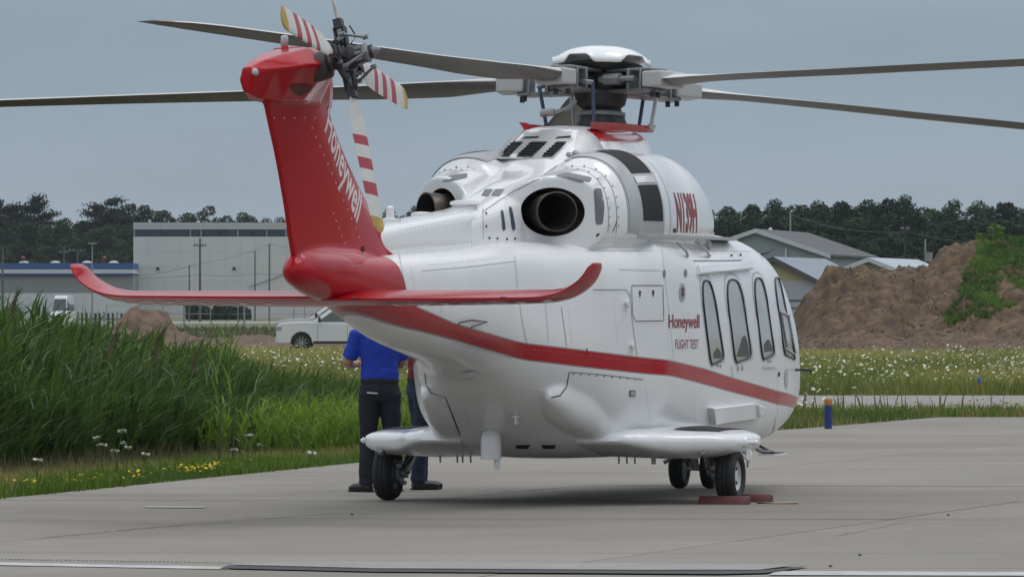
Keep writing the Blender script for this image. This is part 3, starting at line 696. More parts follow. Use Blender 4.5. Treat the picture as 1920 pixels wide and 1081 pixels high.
# louvred plate on the sloping back of the rotor pylon
inpoly_patch('louvre_plate', [(929, 298), (955, 270), (984, 247), (1030, 243), (1086, 243), (1074, 262), (1037, 298), (985, 299)], M_silver, B_c, off=.004, rings=5)
for poly in ([(933, 296), (952, 296), (982, 267), (963, 267)], [(968, 295), (997, 295), (1027, 267), (997, 267)], [(1015, 295), (1035, 295), (1063, 267), (1045, 267)]):
    inpoly_patch('louvre_opening', poly, M_void, B_c, off=.010)
    (ax, ay), (bx, by), (cx_, cy_), (dx_, dy_) = poly
    for k in range(1, 6):
        t_ = k / 6; p0 = hit(ax + (dx_ - ax) * t_, ay + (dy_ - ay) * t_, B_c, .016); p1 = hit(bx + (cx_ - bx) * t_, by + (cy_ - by) * t_, B_c, .016)
        if p0 is not None and p1 is not None: MB().tube([p0, p1], .006, n=5).build('louvre_slat', M_dark, H)
for poly in ([(978, 261), (985, 258), (1012, 257), (1008, 260)], [(1040, 261), (1046, 258), (1072, 256), (1070, 259)]): inpoly_patch('louvre_opening', poly, M_void, B_c, off=.010)
# registration on the cowling
p0 = rimcast(.30, R(-3)); text_on('lettering', 'N139H', p0, (0, 0, 1), (0, 1, 0), .64, .31, B_c, M_redprint, bold=.03, cast=(-1, 0, 0))
inpoly_patch('small_placard', [(1262, 428), (1267, 428), (1267, 436), (1262, 436)], M_dark, B_c)
for x, y in ((1068, 291), (1079, 288)): stud('sensor_cap', x, y, .03, M_midgrey, B_c, h=.02)
stud('sensor_cap', 1066, 300, .03, M_grey, B_c)
# ledge under the cowling with its drain struts
MB().prism([(.70, -.95), (.985, -.75), (.99, 1.2), (.93, 2.35), (.55, 3.0), (.45, 2.9), (.7, 1.9)], 'z', 2.212, 2.238).build('cowling_ledge', M_grey, H)
MB().prism([(-.70, -.95), (-.985, -.75), (-.99, 1.2), (-.93, 2.35), (-.55, 3.0), (-.45, 2.9), (-.7, 1.9)], 'z', 2.212, 2.238).build('cowling_ledge', M_grey, H)
for (x0, y0, x1, y1) in ((1270, 455, 1288, 481), (1303, 452, 1329, 481), (1325, 448, 1328, 466)):
    a = on_b(x0, y0, 1.0); a.z = min(a.z, 2.22); b = hit(x1, y1, off=.01)
    MB().tube([a, a.lerp(b, .6) + Vector((.02, 0, 0)), b], .012, n=8).build('drain_strut', M_grey, H, smooth=True)
# drive-shaft cover seams
for x in (757, 840): strip_on('panel_seam', [(x, 402 if x > 800 else 414), (x + 1, 440), (x + 3, 470)], .007, M_seam, B_s)
strip_on('panel_seam', [(735, 432), (800, 421), (880, 412)], .005, M_seam, B_s)
# fin lettering, rivets, recess, lamps
M_t = M_whiteprint
a = hit(604, 212, B_t); b = hit(672, 408, B_t)
print('finpts', a, b)
o0 = on_b(608, 234, .11); o1 = on_b(668, 408, .11)
al = (o1 - o0).normalized(); upv = Vector((0, -al.z, al.y)).normalized()
if upv.y < 0: upv = -upv
text_on('lettering', 'Honeywell', o0 - upv * .05, upv, al, (o1 - o0).length, .27, B_t, M_t, bold=.022, cast=(-1, 0, 0), off=.002)
inpoly_patch('fin_air_outlet', [(543, 163), (548, 157), (585, 161), (578, 172), (563, 180), (552, 176)], mat('recess_red', (.07, .004, .006), .5), B_t, off=.004)
inpoly_patch('fin_hole', [(680 + 3 * math.cos(t), 467 + 6 * math.sin(t)) for t in (0, .8, 1.6, 2.4, 3.2, 4, 4.8, 5.6)], M_void, B_t)
for k in range(5): stud('rivet', 514 + k * 19, 221, .007, M_whiteprint, B_t, h=.004)
for k in range(13): stud('rivet', 585 + k * 7.4, 240 + k * 17, .007, M_whiteprint, B_t, h=.004)
for k in range(5): stud('rivet', 600 + k * 11, 549 - k * 1.5, .007, M_whiteprint, B_t, h=.004)
for k in range(8): stud('rivet', 625 + k * 5, 400 + k * 14, .006, M_whiteprint, B_t, h=.004)
p = hit(478, 135, B_t); MB().lathe([(.026, -.02), (.025, .01), (.016, .022), (.004, .025)], p if p is not None else (0, -7.85, 3.4), Matrix.Rotation(R(70), 3, 'X'), n=14).build('tail_light', M_glasslens, H, smooth=True)
bz = MB().lathe([(.15, -.05), (.13, .02), (.11, .03)], (-.0, -6.92, 3.52), n=20).build('beacon_base', M_red, H, angle=40)
MB().lathe([(.028, 0), (.028, .075), (.02, .085), (.004, .088)], (-.03, -6.98, 3.55), n=14).build('anti_collision_light', M_glasslens, H, smooth=True)
# registration under the stabiliser
text_on('lettering', 'N139H', (-1.72, -6.02, 1.55), (0, 1, 0), (1, 0, 0), 1.25, .22, B_st, M_whiteprint, cast=(0, 0, 1), bold=.02, off=.0015)
text_on('lettering', 'N139H', (.48, -6.02, 1.55), (0, 1, 0), (1, 0, 0), 1.25, .22, B_st, M_whiteprint, cast=(0, 0, 1), bold=.02, off=.0015)
for b_ in (.28, 1.45): MB().tube([(b_, -6.22, 1.70), (b_, -6.34, 1.70)], .006, n=6).build('static_wick', M_dark, H)
a = hit(790, 605) ; 
for pts in ([(855, 608), (858, 603), (880, 599), (910, 602), (880, 611)],): 
    P = [hit(x, y, off=.02) for x, y in pts]; P = [q for q in P if q is not None]; MB().tube(P, .006, n=6).build('wire_antenna', M_dark, H)

# ---- sponsons with the main landing gear
def sponson(sgn):
    st = [(.50, -1.15, 1.25, .38, .64, .0), (.85, -1.12, 1.25, .37, .65, .0), (1.0, -1.02, 1.2, .365, .645, 0), (1.15, -.80, 1.1, .37, .63, 0), (1.30, -.64, .98, .375, .62, 0), (1.42, -.54, .88, .38, .615, 0), (1.52, -.46, .78, .40, .60, 0), (1.59, -.36, .66, .435, .575, 0), (1.625, -.18, .45, .48, .54, 0)]
    K = np.array(st); T = np.linspace(0, len(st) - 1, 36); V = []; F = []; n = 36
    for t in T:
        b, a0, a1, zb, zt = (pchip(range(len(st)), K[:, j], t) for j in range(5))
        for q in range(n):
            th = 2 * math.pi * q / n; c, s_ = math.cos(th), math.sin(th)
            x = math.copysign(abs(c) ** (2 / 2.3), c); y = math.copysign(abs(s_) ** (2 / 3.2), s_)
            if y < 0: y *= 1 - .72 * max(0, -x) ** 2.2 * min(1, max(0, (1.2 - b) / .3))
            V.append((sgn * b, (a0 + a1) / 2 + (a1 - a0) / 2 * x, zt - (zt - zb) * .42 + (zt - zb) * (.42 if y > 0 else .58) * y))
    for i in range(len(T) - 1):
        for q in range(n): F.append((i * n + q, i * n + (q + 1) % n, (i + 1) * n + (q + 1) % n, (i + 1) * n + q))
    F.append(tuple(range(n))[::-1]); F.append(tuple(range((len(T) - 1) * n, len(T) * n)))
    sp = mesh('sponson', V, F, M_white, H); bm = bmesh.new(); bm.from_mesh(sp.data); bmesh.ops.recalc_face_normals(bm, faces=bm.faces); bm.to_mesh(sp.data); bm.free()
    sp.data.polygons.foreach_set('use_smooth', [True] * len(sp.data.polygons)); sp.data.set_sharp_from_angle(angle=R(60))
    B = bvh(sp)
    V = []; F = []; nx, ny = 12, 6   # non-slip mat on top
    for i in range(nx + 1):
        for j in range(ny + 1):
            b = 1.13 + .34 * j / ny; lo_, hi_ = -.45 + .2 * j / ny, .85 - .2 * j / ny
            a = lo_ + (hi_ - lo_) * i / nx
            h, nn, _, _ = B.ray_cast(Vector((sgn * b, a, 2)), Vector((0, 0, -1))); V.append(h + nn * .006)
    for i in range(nx):
        for j in range(ny): k = i * (ny + 1) + j; F.append((k, k + 1, k + ny + 2, k + ny + 1))
    mesh('non_slip_mat', V, F, mat('non_slip_black', (.018, .018, .02), .85) if sgn > 0 else bpy.data.materials['non_slip_black'], sp)
    MB().lathe([(.022, 0), (.05, .03), (.04, .055), (.02, .06), (.02, .12), (.028, .125), (.01, .15)], (sgn * 1.595, .0, .505), Matrix.Rotation(R(90) * sgn, 3, 'Y'), n=14).build('position_light', M_white, sp, angle=40)
    MB().lathe([(.035, -.03), (.035, .02), (.025, .03)], (sgn * 1.40, -.50, .43), Matrix.Rotation(R(70), 3, 'X'), n=16).build('landing_lamp', M_midgrey, sp, angle=40)
    return sp
M_tyre = M_black; M_rim = mat('white_wheel_rim', (.55, .56, .56), .4)
def wheel(name, c, rad, wid, parent, outboard=1):
    t = empty(name, c, 0, parent); M = Matrix.Rotation(R(90), 3, 'Y'); hw = wid / 2; r = rad
    MB().lathe([(r * .56, -hw * .62), (r * .60, -hw * .85), (r * .76, -hw), (r * .90, -hw * .86), (r * .975, -hw * .55), (r, -hw * .25), (r * .985, -hw * .22), (r * .985, -hw * .18), (r, -hw * .15), (r, hw * .15), (r * .985, hw * .18), (r * .985, hw * .22), (r, hw * .25), (r * .975, hw * .55), (r * .90, hw * .86), (r * .76, hw), (r * .60, hw * .85), (r * .56, hw * .62)], (0, 0, 0), M, n=40, cap=False).build('tyre', M_tyre, t, smooth=True)
    rim = MB().lathe([(r * .565, -hw * .66), (r * .53, -hw * .70), (r * .50, -hw * .45), (r * .2, -hw * .38), (r * .2, -hw * .6), (.001, -hw * .6)], (0, 0, 0), M, n=28, cap=False)
    rim.lathe([(r * .565, hw * .66), (r * .53, hw * .70), (r * .50, hw * .45), (r * .24, hw * .36), (r * .2, hw * .62), (.001, hw * .62)], (0, 0, 0), M, n=28, cap=False)
    ro = rim.build('rim', M_rim, t, angle=35)
    for k in range(8):
        a = k * math.pi / 4
        for s_ in (-1, 1): MB().lathe([(r * .075, 0), (r * .075, .004)], (s_ * hw * .43, r * .36 * math.cos(a), r * .36 * math.sin(a)), Matrix.Rotation(R(90) * s_, 3, 'Y'), n=8).build('rim_hole', M_void, ro)
    return t
for sgn in (1, -1):
    sponson(sgn)
    wheel('main_wheel', (sgn * 1.50, 0, .228), .228, .175, H)
    g = MB()
    x0 = sgn * 1.34
    g.tube([(sgn * 1.50, 0, .232), (x0, 0, .232)], .035, n=12)
    g.tube([(x0, 0, .232), (x0, .05, .34), (sgn * 1.30, .25, .46)], .035, n=10)
    g.build('trailing_arm', M_midgrey, H, smooth=True, angle=50)
    g = MB().tube([(x0 - sgn * .01, -.02, .25), (sgn * 1.27, .08, .44)], .028, n=12).tube([(sgn * 1.34, .03, .30), (sgn * 1.27, .09, .45)], .018, n=10)
    g.build('shock_strut', M_chrome, H, smooth=True, angle=50)
    g = MB(); 
    for k in range(5): g.box((x0 + sgn * .04, .09 * math.cos(k * .9 - 1.2), .232 + .09 * math.sin(k * .9 - 1.2)), (.05, .05, .035))
    g.lathe([(.085, -.02), (.085, .02)], (sgn * 1.40, 0, .228), Matrix.Rotation(R(90), 3, 'Y'), n=20)
    g.build('brake_unit', M_midgrey, H, angle=40)
    MB().tube([(x0, -.07, .28), (sgn * 1.30, -.10, .30), (sgn * 1.24, -.02, .42)], .008, n=6).build('brake_hose', M_dark, H, smooth=True)
    # hinged gear door and drag brace in front of / outboard of the wheel
    MB().tube([(sgn * 1.56, .22, .50), (sgn * 1.60, .26, .42), (sgn * 1.59, .24, .33)], .016, n=8).tube([(sgn * 1.52, .2, .50), (sgn * 1.60, .24, .36)], .012, n=8).build('gear_door_link', M_white, H, smooth=True)
    MB().tube([(sgn * 1.52, .10, .44), (sgn * 1.60, .20, .36), (sgn * 1.57, .30, .30)], .012, n=8).box((sgn * 1.585, .26, .42), (.02, .16, .09)).build('gear_door', M_white, H)
# nose gear: two wheels on one leg
for s_ in (1, -1): wheel('nose_wheel', (s_ * .145, 4.33, .19), .19, .13, H)
g = MB().tube([(-.145, 4.33, .19), (.145, 4.33, .19)], .03, n=12).tube([(0, 4.33, .19), (0, 4.26, .42), (0, 4.24, .7)], [.035, .05, .06], n=14)
g.build('nose_gear_leg', M_white, H, smooth=True, angle=50)
MB().tube([(-.0, 4.22, .42), (-.06, 4.10, .33), (-.03, 4.22, .21)], .018, n=8).tube([(-.12, 4.0, .42), (-.11, 4.02, .30), (-.2, 4.0, .24)], .022, n=8).build('torque_link', M_chrome, H, smooth=True)
# crew steps below the cockpit doors
for sgn in (1, -1):
    MB().tube([(sgn * .78, 3.05, .44), (sgn * .92, 3.15, .37), (sgn * .98, 3.25, .35)], .018, n=8).tube([(sgn * .78, 3.45, .44), (sgn * .92, 3.4, .37), (sgn * .98, 3.4, .35)], .014, n=8).build('step_arm', M_midgrey, H, smooth=True)
    MB().prism([(sgn * .93, 3.05), (sgn * 1.07, 3.08), (sgn * 1.07, 3.55), (sgn * .93, 3.55)], 'z', .33, .345).build('footstep', M_white, H)
    MB().prism([(sgn * .945, 3.08), (sgn * 1.055, 3.11), (sgn * 1.055, 3.5), (sgn * .945, 3.5)], 'z', .348, .352).build('footstep_grip', M_void, H)

# ================= main rotor
MA = 1.30; ZM = 3.50; TILT = .0735
mast_dir = Vector((0, math.sin(math.atan(TILT)), math.cos(math.atan(TILT)))).normalized()
RM = Matrix.Rotation(-math.atan(TILT), 3, 'X')     # tips the rotor plane forward
def hub_pt(r, psi, z=0.0):
    """point in the tilted rotor frame. psi: azimuth from forward, positive to port, seen from above"""
    return Vector((0, MA, ZM)) + RM @ Vector((-r * math.sin(psi), r * math.cos(psi), z))
PSI = [R(167.0 + 72 * k) for k in range(5)]
MB().lathe([(.24, 0), (.23, .06), (.19, .16), (.15, .24), (.13, .30)], (0, MA, 3.13), RM, n=32).build('mast_fairing', M_dark, H, smooth=True, angle=50)
MB().lathe([(.11, 0), (.11, .30)], (0, MA, 3.3), RM, n=20).build('rotor_mast', M_dark, H, smooth=True, angle=50)
MB().lathe([(.17, -.02), (.21, 0), (.21, .03), (.17, .045), (.12, .08)], (0, MA, 3.27), RM, n=28).lathe([(.15, 0), (.19, .02), (.19, .05), (.15, .06)], (0, MA + .005, 3.34), RM, n=28).build('swashplate', M_midgrey, H, smooth=True, angle=40)
# hub body
hb = MB().lathe([(.15, -.18), (.21, -.13), (.24, -.02), (.21, .02), (.21, .10), (.24, .13), (.12, .16)], (0, MA, ZM), RM, n=30); hub = hb.build('rotor_hub', M_dark, H, smooth=True, angle=40)
# dome with an arch over every blade arm
n = 120; V = []; F = []; prof_ = [(0, .0), (.10, .003), (.20, .012), (.28, .030), (.34, .055), (.385, .083), (.415, .112), (.43, .15)]
Mtop = Vector((0, MA, ZM)) + RM @ Vector((0, 0, .372))
for j, (r, dz) in enumerate(prof_):
    for k in range(n):
        ps = 2 * math.pi * k / n
        arch = max(math.cos((ps - PSI[0]) * 5), -1)
        sm = max(0, min(1, (arch + .35) / 1.0)); sm = sm * sm * (3 - 2 * sm)
        lift = sm * (.075 if j == len(prof_) - 1 else .032 if j == len(prof_) - 2 else .008 if j == len(prof_) - 3 else 0)
        V.append(Mtop + RM @ Vector((-r * math.sin(ps) if r else -.001 * math.sin(ps), r * math.cos(ps) if r else .001 * math.cos(ps), -dz * 1.15 + lift)))
for j in range(len(prof_) - 1):
    for k in range(n): F.append((j * n + k, j * n + (k + 1) % n, (j + 1) * n + (k + 1) % n, (j + 1) * n + k))
F.append(tuple(range(n)))
dome = mesh('rotor_head_cap', V, F, M_white, H); bm = bmesh.new(); bm.from_mesh(dome.data); bmesh.ops.recalc_face_normals(bm, faces=bm.faces); bm.to_mesh(dome.data); bm.free()
if dome.data.polygons[-1].normal.z < 0: dome.data.flip_normals()
m = dome.modifiers.new('s', 'SOLIDIFY'); m.thickness = .012; m.offset = -1
dome.data.polygons.foreach_set('use_smooth', [True] * len(dome.data.polygons))
MB().lathe([(.05, .10), (.30, .20), (.36, .205), (.25, .235), (.05, .24)], (0, MA, ZM), RM, n=30).build('cap_support_ring', mat('brown_grey_liner', (.16, .155, .15), .5), H, smooth=True, angle=40)
M_btop = mat('blade_grey', (.60, .60, .58), .5, noise_amt=.1, noise_scale=1.2)
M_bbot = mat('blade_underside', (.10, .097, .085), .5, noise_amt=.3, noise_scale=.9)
M_by = mat('blade_tip_yellow', (.30, .20, .07), .5)
BAF = airfoil(10, .03)
def blade_mesh(name, st, parent, M, mats, sec_mi=None, camber=0):
    """st rows: r, chord, le offset (fwd of pitch axis), pitch deg, thickness ratio, z. M(r, x, z)->world; x is towards the leading edge"""
    K = np.array(st); L = K[:, 0]; nst = 48; T = np.unique(np.concatenate([np.linspace(L[0], L[-1], nst), L])); V = []; F = []; mi = []
    n = len(BAF)
    for r in T:
        c, le, p, th, z0 = (float(np.interp(r, L, K[:, j])) if j == 1 else float(pchip(L, K[:, j], r)) for j in range(1, 6))
        for x, y in BAF:
            xx = le - x * c; zz = y * th * c; pr = R(p)
            V.append(M(r, xx * math.cos(pr) - zz * math.sin(pr), xx * math.sin(pr) + zz * math.cos(pr) + z0))
    h = n // 2
    for i in range(len(T) - 1):
        rm = (T[i] + T[i + 1]) / 2
        for q in range(n):
            F.append((i * n + q, i * n + (q + 1) % n, (i + 1) * n + (q + 1) % n, (i + 1) * n + q))
            mi.append(sec_mi(rm, q, h) if sec_mi else 0)
    F.append(tuple(range(n))[::-1]); F.append(tuple(range((len(T) - 1) * n, len(T) * n))); mi += [mi[0], mi[-1]]
    bm_ = mesh(name, V, F, mats, parent, mi=mi)
    bm_.data.polygons.foreach_set('use_smooth', [True] * len(bm_.data.polygons)); bm_.data.set_sharp_from_angle(angle=R(60)); return bm_
COLL = 4.0
for k, psi in enumerate(PSI):
    def Mb(r, x, z, psi=psi):
        # leading edge leads counter-clockwise seen from above: psi increasing
        droop = -.031 * r - .0012 * max(0, r - 1) ** 2 + .008 * max(0, r - 3)
        return Vector((0, MA, ZM + .06)) + RM @ Vector((-r * math.sin(psi) - x * math.cos(psi), r * math.cos(psi) - x * math.sin(psi), z + droop))
    st = [(.84, .25, .125, COLL + 9, .42, 0), (1.0, .27, .13, COLL + 10, .34, 0), (1.35, .36, .14, COLL + 11, .16, 0), (2.0, .41, .14, COLL + 7, .125, 0), (2.8, .41, .14, COLL + 3, .115, 0), (4.0, .41, .14, COLL, .11, 0), (6.2, .41, .14, COLL - 3.5, .10, 0), (6.6, .36, .10, COLL - 4.2, .09, 0), (6.9, .20, -.04, COLL - 4.6, .07, 0)]
    if k in (1, 2): st = [(a_, b_, c_, +.14 * d_, e_, f_) for a_, b_, c_, d_, e_, f_ in st]
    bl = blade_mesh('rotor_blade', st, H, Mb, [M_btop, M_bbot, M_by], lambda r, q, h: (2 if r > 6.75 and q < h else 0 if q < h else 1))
    def box_at(mb, r0, r1, x0, x1, z0, z1):
        V = [Mb(r, x, z) for r in (r0, r1) for x in (x0, x1) for z in (z0, z1)]
        mb.add(V, [(0, 1, 3, 2), (4, 6, 7, 5), (0, 4, 5, 1), (2, 3, 7, 6), (0, 2, 6, 4), (1, 5, 7, 3)])
    mb = MB(); box_at(mb, .66, .90, -.145, .135, -.068, .068); o = mb.build('blade_cuff', M_grey, bl); bevel(o, .018, 3)
    mb = MB()
    for z_ in (-.10, .075): box_at(mb, .16, .72, -.10, .10, z_, z_ + .028)
    box_at(mb, .44, .47, -.12, .12, -.10, .10); box_at(mb, .60, .625, -.12, .12, -.10, .10)
    o = mb.build('yoke_arm', M_midgrey, bl); bevel(o, .008, 2)
    mb = MB().tube([Mb(.2, 0, 0), Mb(.42, 0, 0)], [.085, .065], n=16); mb.build('elastomeric_bearing', M_dark, bl, smooth=True, angle=50)
    a = Mb(.22, -.22, .0); b = Mb(.56, -.13, .01)
    mb = MB().tube([a, a.lerp(b, .15)], .025, n=12).tube([a.lerp(b, .15), a.lerp(b, .6)], .05, n=16).tube([a.lerp(b, .6), b], .024, n=12)
    mb.build('lead_lag_damper', M_midgrey, H, smooth=True, angle=50)
    horn = Mb(.50, .20, -.04)
    MB().tube([Mb(.50, .06, -.02), horn], .022, n=10).build('pitch_horn', M_midgrey, bl, smooth=True)
    foot = Vector((0, MA, 3.30)) + RM @ Vector((-.26 * math.sin(psi) - .24 * math.cos(psi), .26 * math.cos(psi) - .24 * math.sin(psi), 0))
    foot = Vector((horn.x * .88, MA + (horn.y - MA) * .88, 3.17))
    MB().tube([foot, horn], .016, n=10).tube([foot - Vector((0, 0, .02)), foot + Vector((0, 0, .03))], .026, n=10).build('pitch_link', M_grey if k % 2 else mat('blue_grey_rod', (.06, .08, .14), .4) if k == 0 else bpy.data.materials['blue_grey_rod'], H, smooth=True, angle=50)
    for br, bx in ((.66, .05), (.70, -.05)): MB().lathe([(.022, -.03), (.022, .03)], Mb(br, bx, -.115), n=8).build('blade_bolt', M_dark, bl)
# red collar round the foot of the mast
rimp0 = [(-.40, .30), (-.43, .8), (-.43, 1.3), (-.38, 1.65), (-.24, 1.95), (0, 2.06), (.24, 1.95), (.38, 1.65), (.43, 1.3), (.43, .8), (.40, .30), (.30, -.05), (.26, -.05), (.36, .35), (.39, .8), (.39, 1.25), (.34, 1.58), (.2, 1.84), (0, 1.94), (-.2, 1.84), (-.34, 1.58), (-.39, 1.25), (-.39, .8), (-.36, .35), (-.26, -.05), (-.30, -.05)]
def _cr(P, m=4):
    out = []; L = len(P)
    for i in range(L - 1):
        p0, p1, p2, p3 = P[max(i - 1, 0)], P[i], P[i + 1], P[min(i + 2, L - 1)]
        for q in range(m):
            t_ = q / m; out.append(tuple(.5 * (2 * p1[j] + (p2[j] - p0[j]) * t_ + (2 * p0[j] - 5 * p1[j] + 4 * p2[j] - p3[j]) * t_ * t_ + (3 * p1[j] - p0[j] - 3 * p2[j] + p3[j]) * t_ ** 3) for j in (0, 1)))
    out.append(P[-1]); return out
hl = (len(rimp0) // 2)
outer_ = _cr([(-.30, -.05)] + rimp0[:12]); inner_ = [(b * .90, MA + (a - MA) * .92) for b, a in outer_][::-1]
rimp = outer_ + inner_
V = []
for h_, g_ in ((3.125, .97), (3.15, .99), (3.17, 1.01), (3.185, 1.03)): V += [(b * g_, MA + (a - MA) * g_, h_ + (.0 if a < 1.2 else (a - 1.2) * .03)) for b, a in rimp]
nq = len(rimp); F = [(r * nq + i, r * nq + (i + 1) % nq, r * nq + nq + (i + 1) % nq, r * nq + nq + i) for r in range(3) for i in range(nq)]
for i in range(nq // 2 - 1): F.append((3 * nq + i, 3 * nq + i + 1, 3 * nq + nq - 2 - i, 3 * nq + nq - 1 - i)); F.append((i, nq - 1 - i, nq - 2 - i, i + 1))
col_o = mesh('mast_collar', V, F, M_red, H, smooth=True, angle=45); bm = bmesh.new(); bm.from_mesh(col_o.data); bmesh.ops.recalc_face_normals(bm, faces=bm.faces); bm.to_mesh(col_o.data); bm.free()
MB().tube([(-.30, .9, 3.30), (-.20, .95, 3.33), (-.14, 1.0, 3.40)], .02, n=8).tube([(-.42, .88, 3.29), (-.30, .9, 3.30)], .035, n=10).build('scissor_link', M_grey, H, smooth=True, angle=50)

# ================= tail rotor
v = Vector((.045, 1.30, -.243)).normalized(); u = Vector((.348, -.31, -1.267)); u = (u - v * u.dot(v)).normalized(); ax = v.cross(u).normalized()
if ax.x < 0: ax = -ax
TC = Vector((.49, -7.11, 1.59 + (585 - 111) / FP * 48.7))
RA = Matrix((u, v, ax)).transposed()
M_tred = mat('blade_stripe_red', (.30, .018, .035), .45); M_twhite = mat('blade_white', (.50, .50, .48), .45, noise_amt=.06, noise_scale=6)
def tb_mi(r, q, h):
    if r > 1.235: return 2
    for r0, r1 in ((.60, .675), (.775, .865), (.965, 1.065)):
        if r0 < r < r1: return 1
    return 0
TANG = [0, 90, 180, 270]
for k, ang in enumerate(TANG):
    A = R(ang)
    # blades droop a little under their own weight
    rd = (u * math.cos(A) + v * math.sin(A)); cd = (-u * math.sin(A) + v * math.cos(A))
    pit = {0: 15, 1: 8, 2: 12, 3: 6}[k]
    def Mt(r, x, z, rd=rd, cd=cd): return TC + rd * r + cd * x * 1.0 + ax * z
    rs = [.30, .36, .44, .60, .675, .775, .865, .965, 1.065, 1.235, 1.31, 1.35]; cs = [.08, .11, .18, .20, .20, .20, .20, .20, .20, .195, .17, .06]
    st = [(r, c, c * .42, pit - 8 * (r - .3), .26 if r < .4 else .12, 0) for r, c in zip(rs, cs)]
    bl = blade_mesh('tail_rotor_blade', st, H, Mt, [M_twhite, M_tred, M_by if False else M_yellow], tb_mi)
    def tbx(mb, r0, r1, x0, x1, z0, z1):
        V = [Mt(r, x, z) for r in (r0, r1) for x in (x0, x1) for z in (z0, z1)]
        mb.add(V, [(0, 1, 3, 2), (4, 6, 7, 5), (0, 4, 5, 1), (2, 3, 7, 6), (0, 2, 6, 4), (1, 5, 7, 3)])
    mb = MB(); tbx(mb, .05, .25, -.035, .035, -.045, -.028); tbx(mb, .05, .25, -.035, .035, .028, .045); tbx(mb, .23, .31, -.04, .04, -.032, .032); tbx(mb, .10, .12, -.055, .055, -.04, .04)
    o = mb.build('tail_blade_grip', M_dark, bl); bevel(o, .006, 2)
    mb = MB().tube([Mt(.07, 0, 0), Mt(.28, 0, 0)], .032, n=12).tube([Mt(.14, -.07, 0), Mt(.14, .07, 0)], .02, n=8); mb.build('tail_bearing', M_midgrey, bl, smooth=True, angle=50)
    a = Mt(.16, .10, .04); b = TC + ax * .19 + rd * .11 + cd * .03
    MB().tube([a, b], .011, n=8).tube([a - ax * .02, a + ax * .02], .018, n=8).tube([b - ax * .02, b + ax * .02], .018, n=8).build('tail_pitch_link', M_midgrey, H, smooth=True, angle=50)
    a2 = Mt(.10, -.11, -.02); b2 = Mt(.24, -.06, .02); MB().tube([a2, a2.lerp(b2, .5)], .026, n=10).tube([a2.lerp(b2, .5), b2], .013, n=8).build('tail_damper', M_dark, H, smooth=True, angle=50)
    MB().tube([Mt(.12, -.05, .05), Mt(.18, -.11, .08), Mt(.26, -.06, .06)], .006, n=6).build('tail_hub_wire', M_dark, H, smooth=True)
MB().lathe([(.05, -.10), (.085, -.06), (.09, .06), (.06, .10), (.05, .22)], TC, RA, n=20).build('tail_rotor_hub', M_dark, H, smooth=True, angle=40)
MB().lathe([(.035, .14), (.07, .15), (.075, .18), (.04, .20), (.035, .24), (.02, .27), (.006, .28)], TC, RA, n=20).build('tail_pitch_spider', M_midgrey, H, smooth=True, angle=40)
MB().lathe([(.11, -.28), (.11, -.15), (.10, -.13), (.06, -.12), (.05, -.05)], TC, RA, n=24).build('tail_gearbox_output', mat('dark_brown_shaft', (.06, .052, .052), .4, metal=.3), H, smooth=True, angle=40)
for i in range(8):
    a = i * math.pi / 4; MB().box(TC + RA @ Vector((.06 * math.cos(a), .06 * math.sin(a), .12)), (.025, .025, .05), RA).build('hub_bolt', M_midgrey, H)

# ---- chocks round the starboard main wheel
def chock(x, y, rz, label, l=.55, hgt=.068):
    o = MB().prism([(-.10, 0), (.10, 0), (.06, hgt), (-.04, hgt)], 'x', -l / 2, l / 2).build('wheel_chock', mat('dark_red_chock_paint', (.075, .010, .013), .6, noise_amt=.3, noise_scale=9), None)
    o.location = (x, y, 0); o.rotation_euler = (0, 0, rz); bevel(o, .012, 2)
    return tag(o, label, 'wheel chock', 'chocks at the starboard main wheel')
def wpt(b, a): c, s_ = math.cos(TH), math.sin(TH); return (HX + b * c + a * s_, HY - b * s_ + a * c)
x_, y_ = wpt(1.54, -.33); chock(x_, y_, R(-8), 'dark red wooden wheel chock on the near side of the main wheel', .42)
x_, y_ = wpt(1.54, .33); chock(x_, y_, R(-14), 'dark red wooden wheel chock tucked behind the main wheel, at its far side', .45)
x_, y_ = wpt(1.86, -.10)
rp = MB().tube([(x_ - .10, y_ - .1, .012), (x_ + .05, y_ - .14, .012), (x_ + .22, y_ - .10, .012), (x_ + .24, y_ - .06, .012), (x_ + .1, y_ - .02, .012)], .010, n=8).build('chock_rope', mat('pale_rope', (.35, .30, .2), .9), None, smooth=True)
tag(rp, 'short pale rope lying on the concrete beside the red chocks', 'rope')


# rows of small rivets along the skin joints (too small to pick apart singly)
mb = MB()
def rivet_line(p0, p1, n, B=None, r=.0055):
    for k in range(n):
        t_ = (k + .5) / n; p, nn = hitn(p0[0] + (p1[0] - p0[0]) * t_, p0[1] + (p1[1] - p0[1]) * t_, B, 4)
        if p is not None: mb.lathe([(r, -.001), (r * .5, .0022)], p, nn.to_track_quat('Z', 'Y').to_matrix(), n=6)
for a_, b_, n_ in (((1160, 503), (1238, 505), 13), ((1248, 530), (1262, 668), 22), ((1240, 535), (1256, 668), 20), ((962, 480), (984, 640), 24), ((1066, 580), (1072, 645), 10), ((1112, 548), (1172, 549), 9), ((1188, 608), (1242, 607), 8), ((800, 498), (955, 482), 24), ((770, 500), (778, 545), 7),
                   ((750, 607), (980, 668), 36), ((1000, 655), (1250, 683), 36), ((1300, 470), (1410, 478), 14), ((1270, 545), (1300, 660), 14), ((1320, 742), (1450, 775), 18), ((1210, 720), (1220, 800), 12), ((1300, 740), (1305, 790), 8), ((880, 720), (1020, 735), 18), ((870, 760), (890, 830), 10), ((1150, 560), (1158, 645), 12)):
    rivet_line(a_, b_, n_)
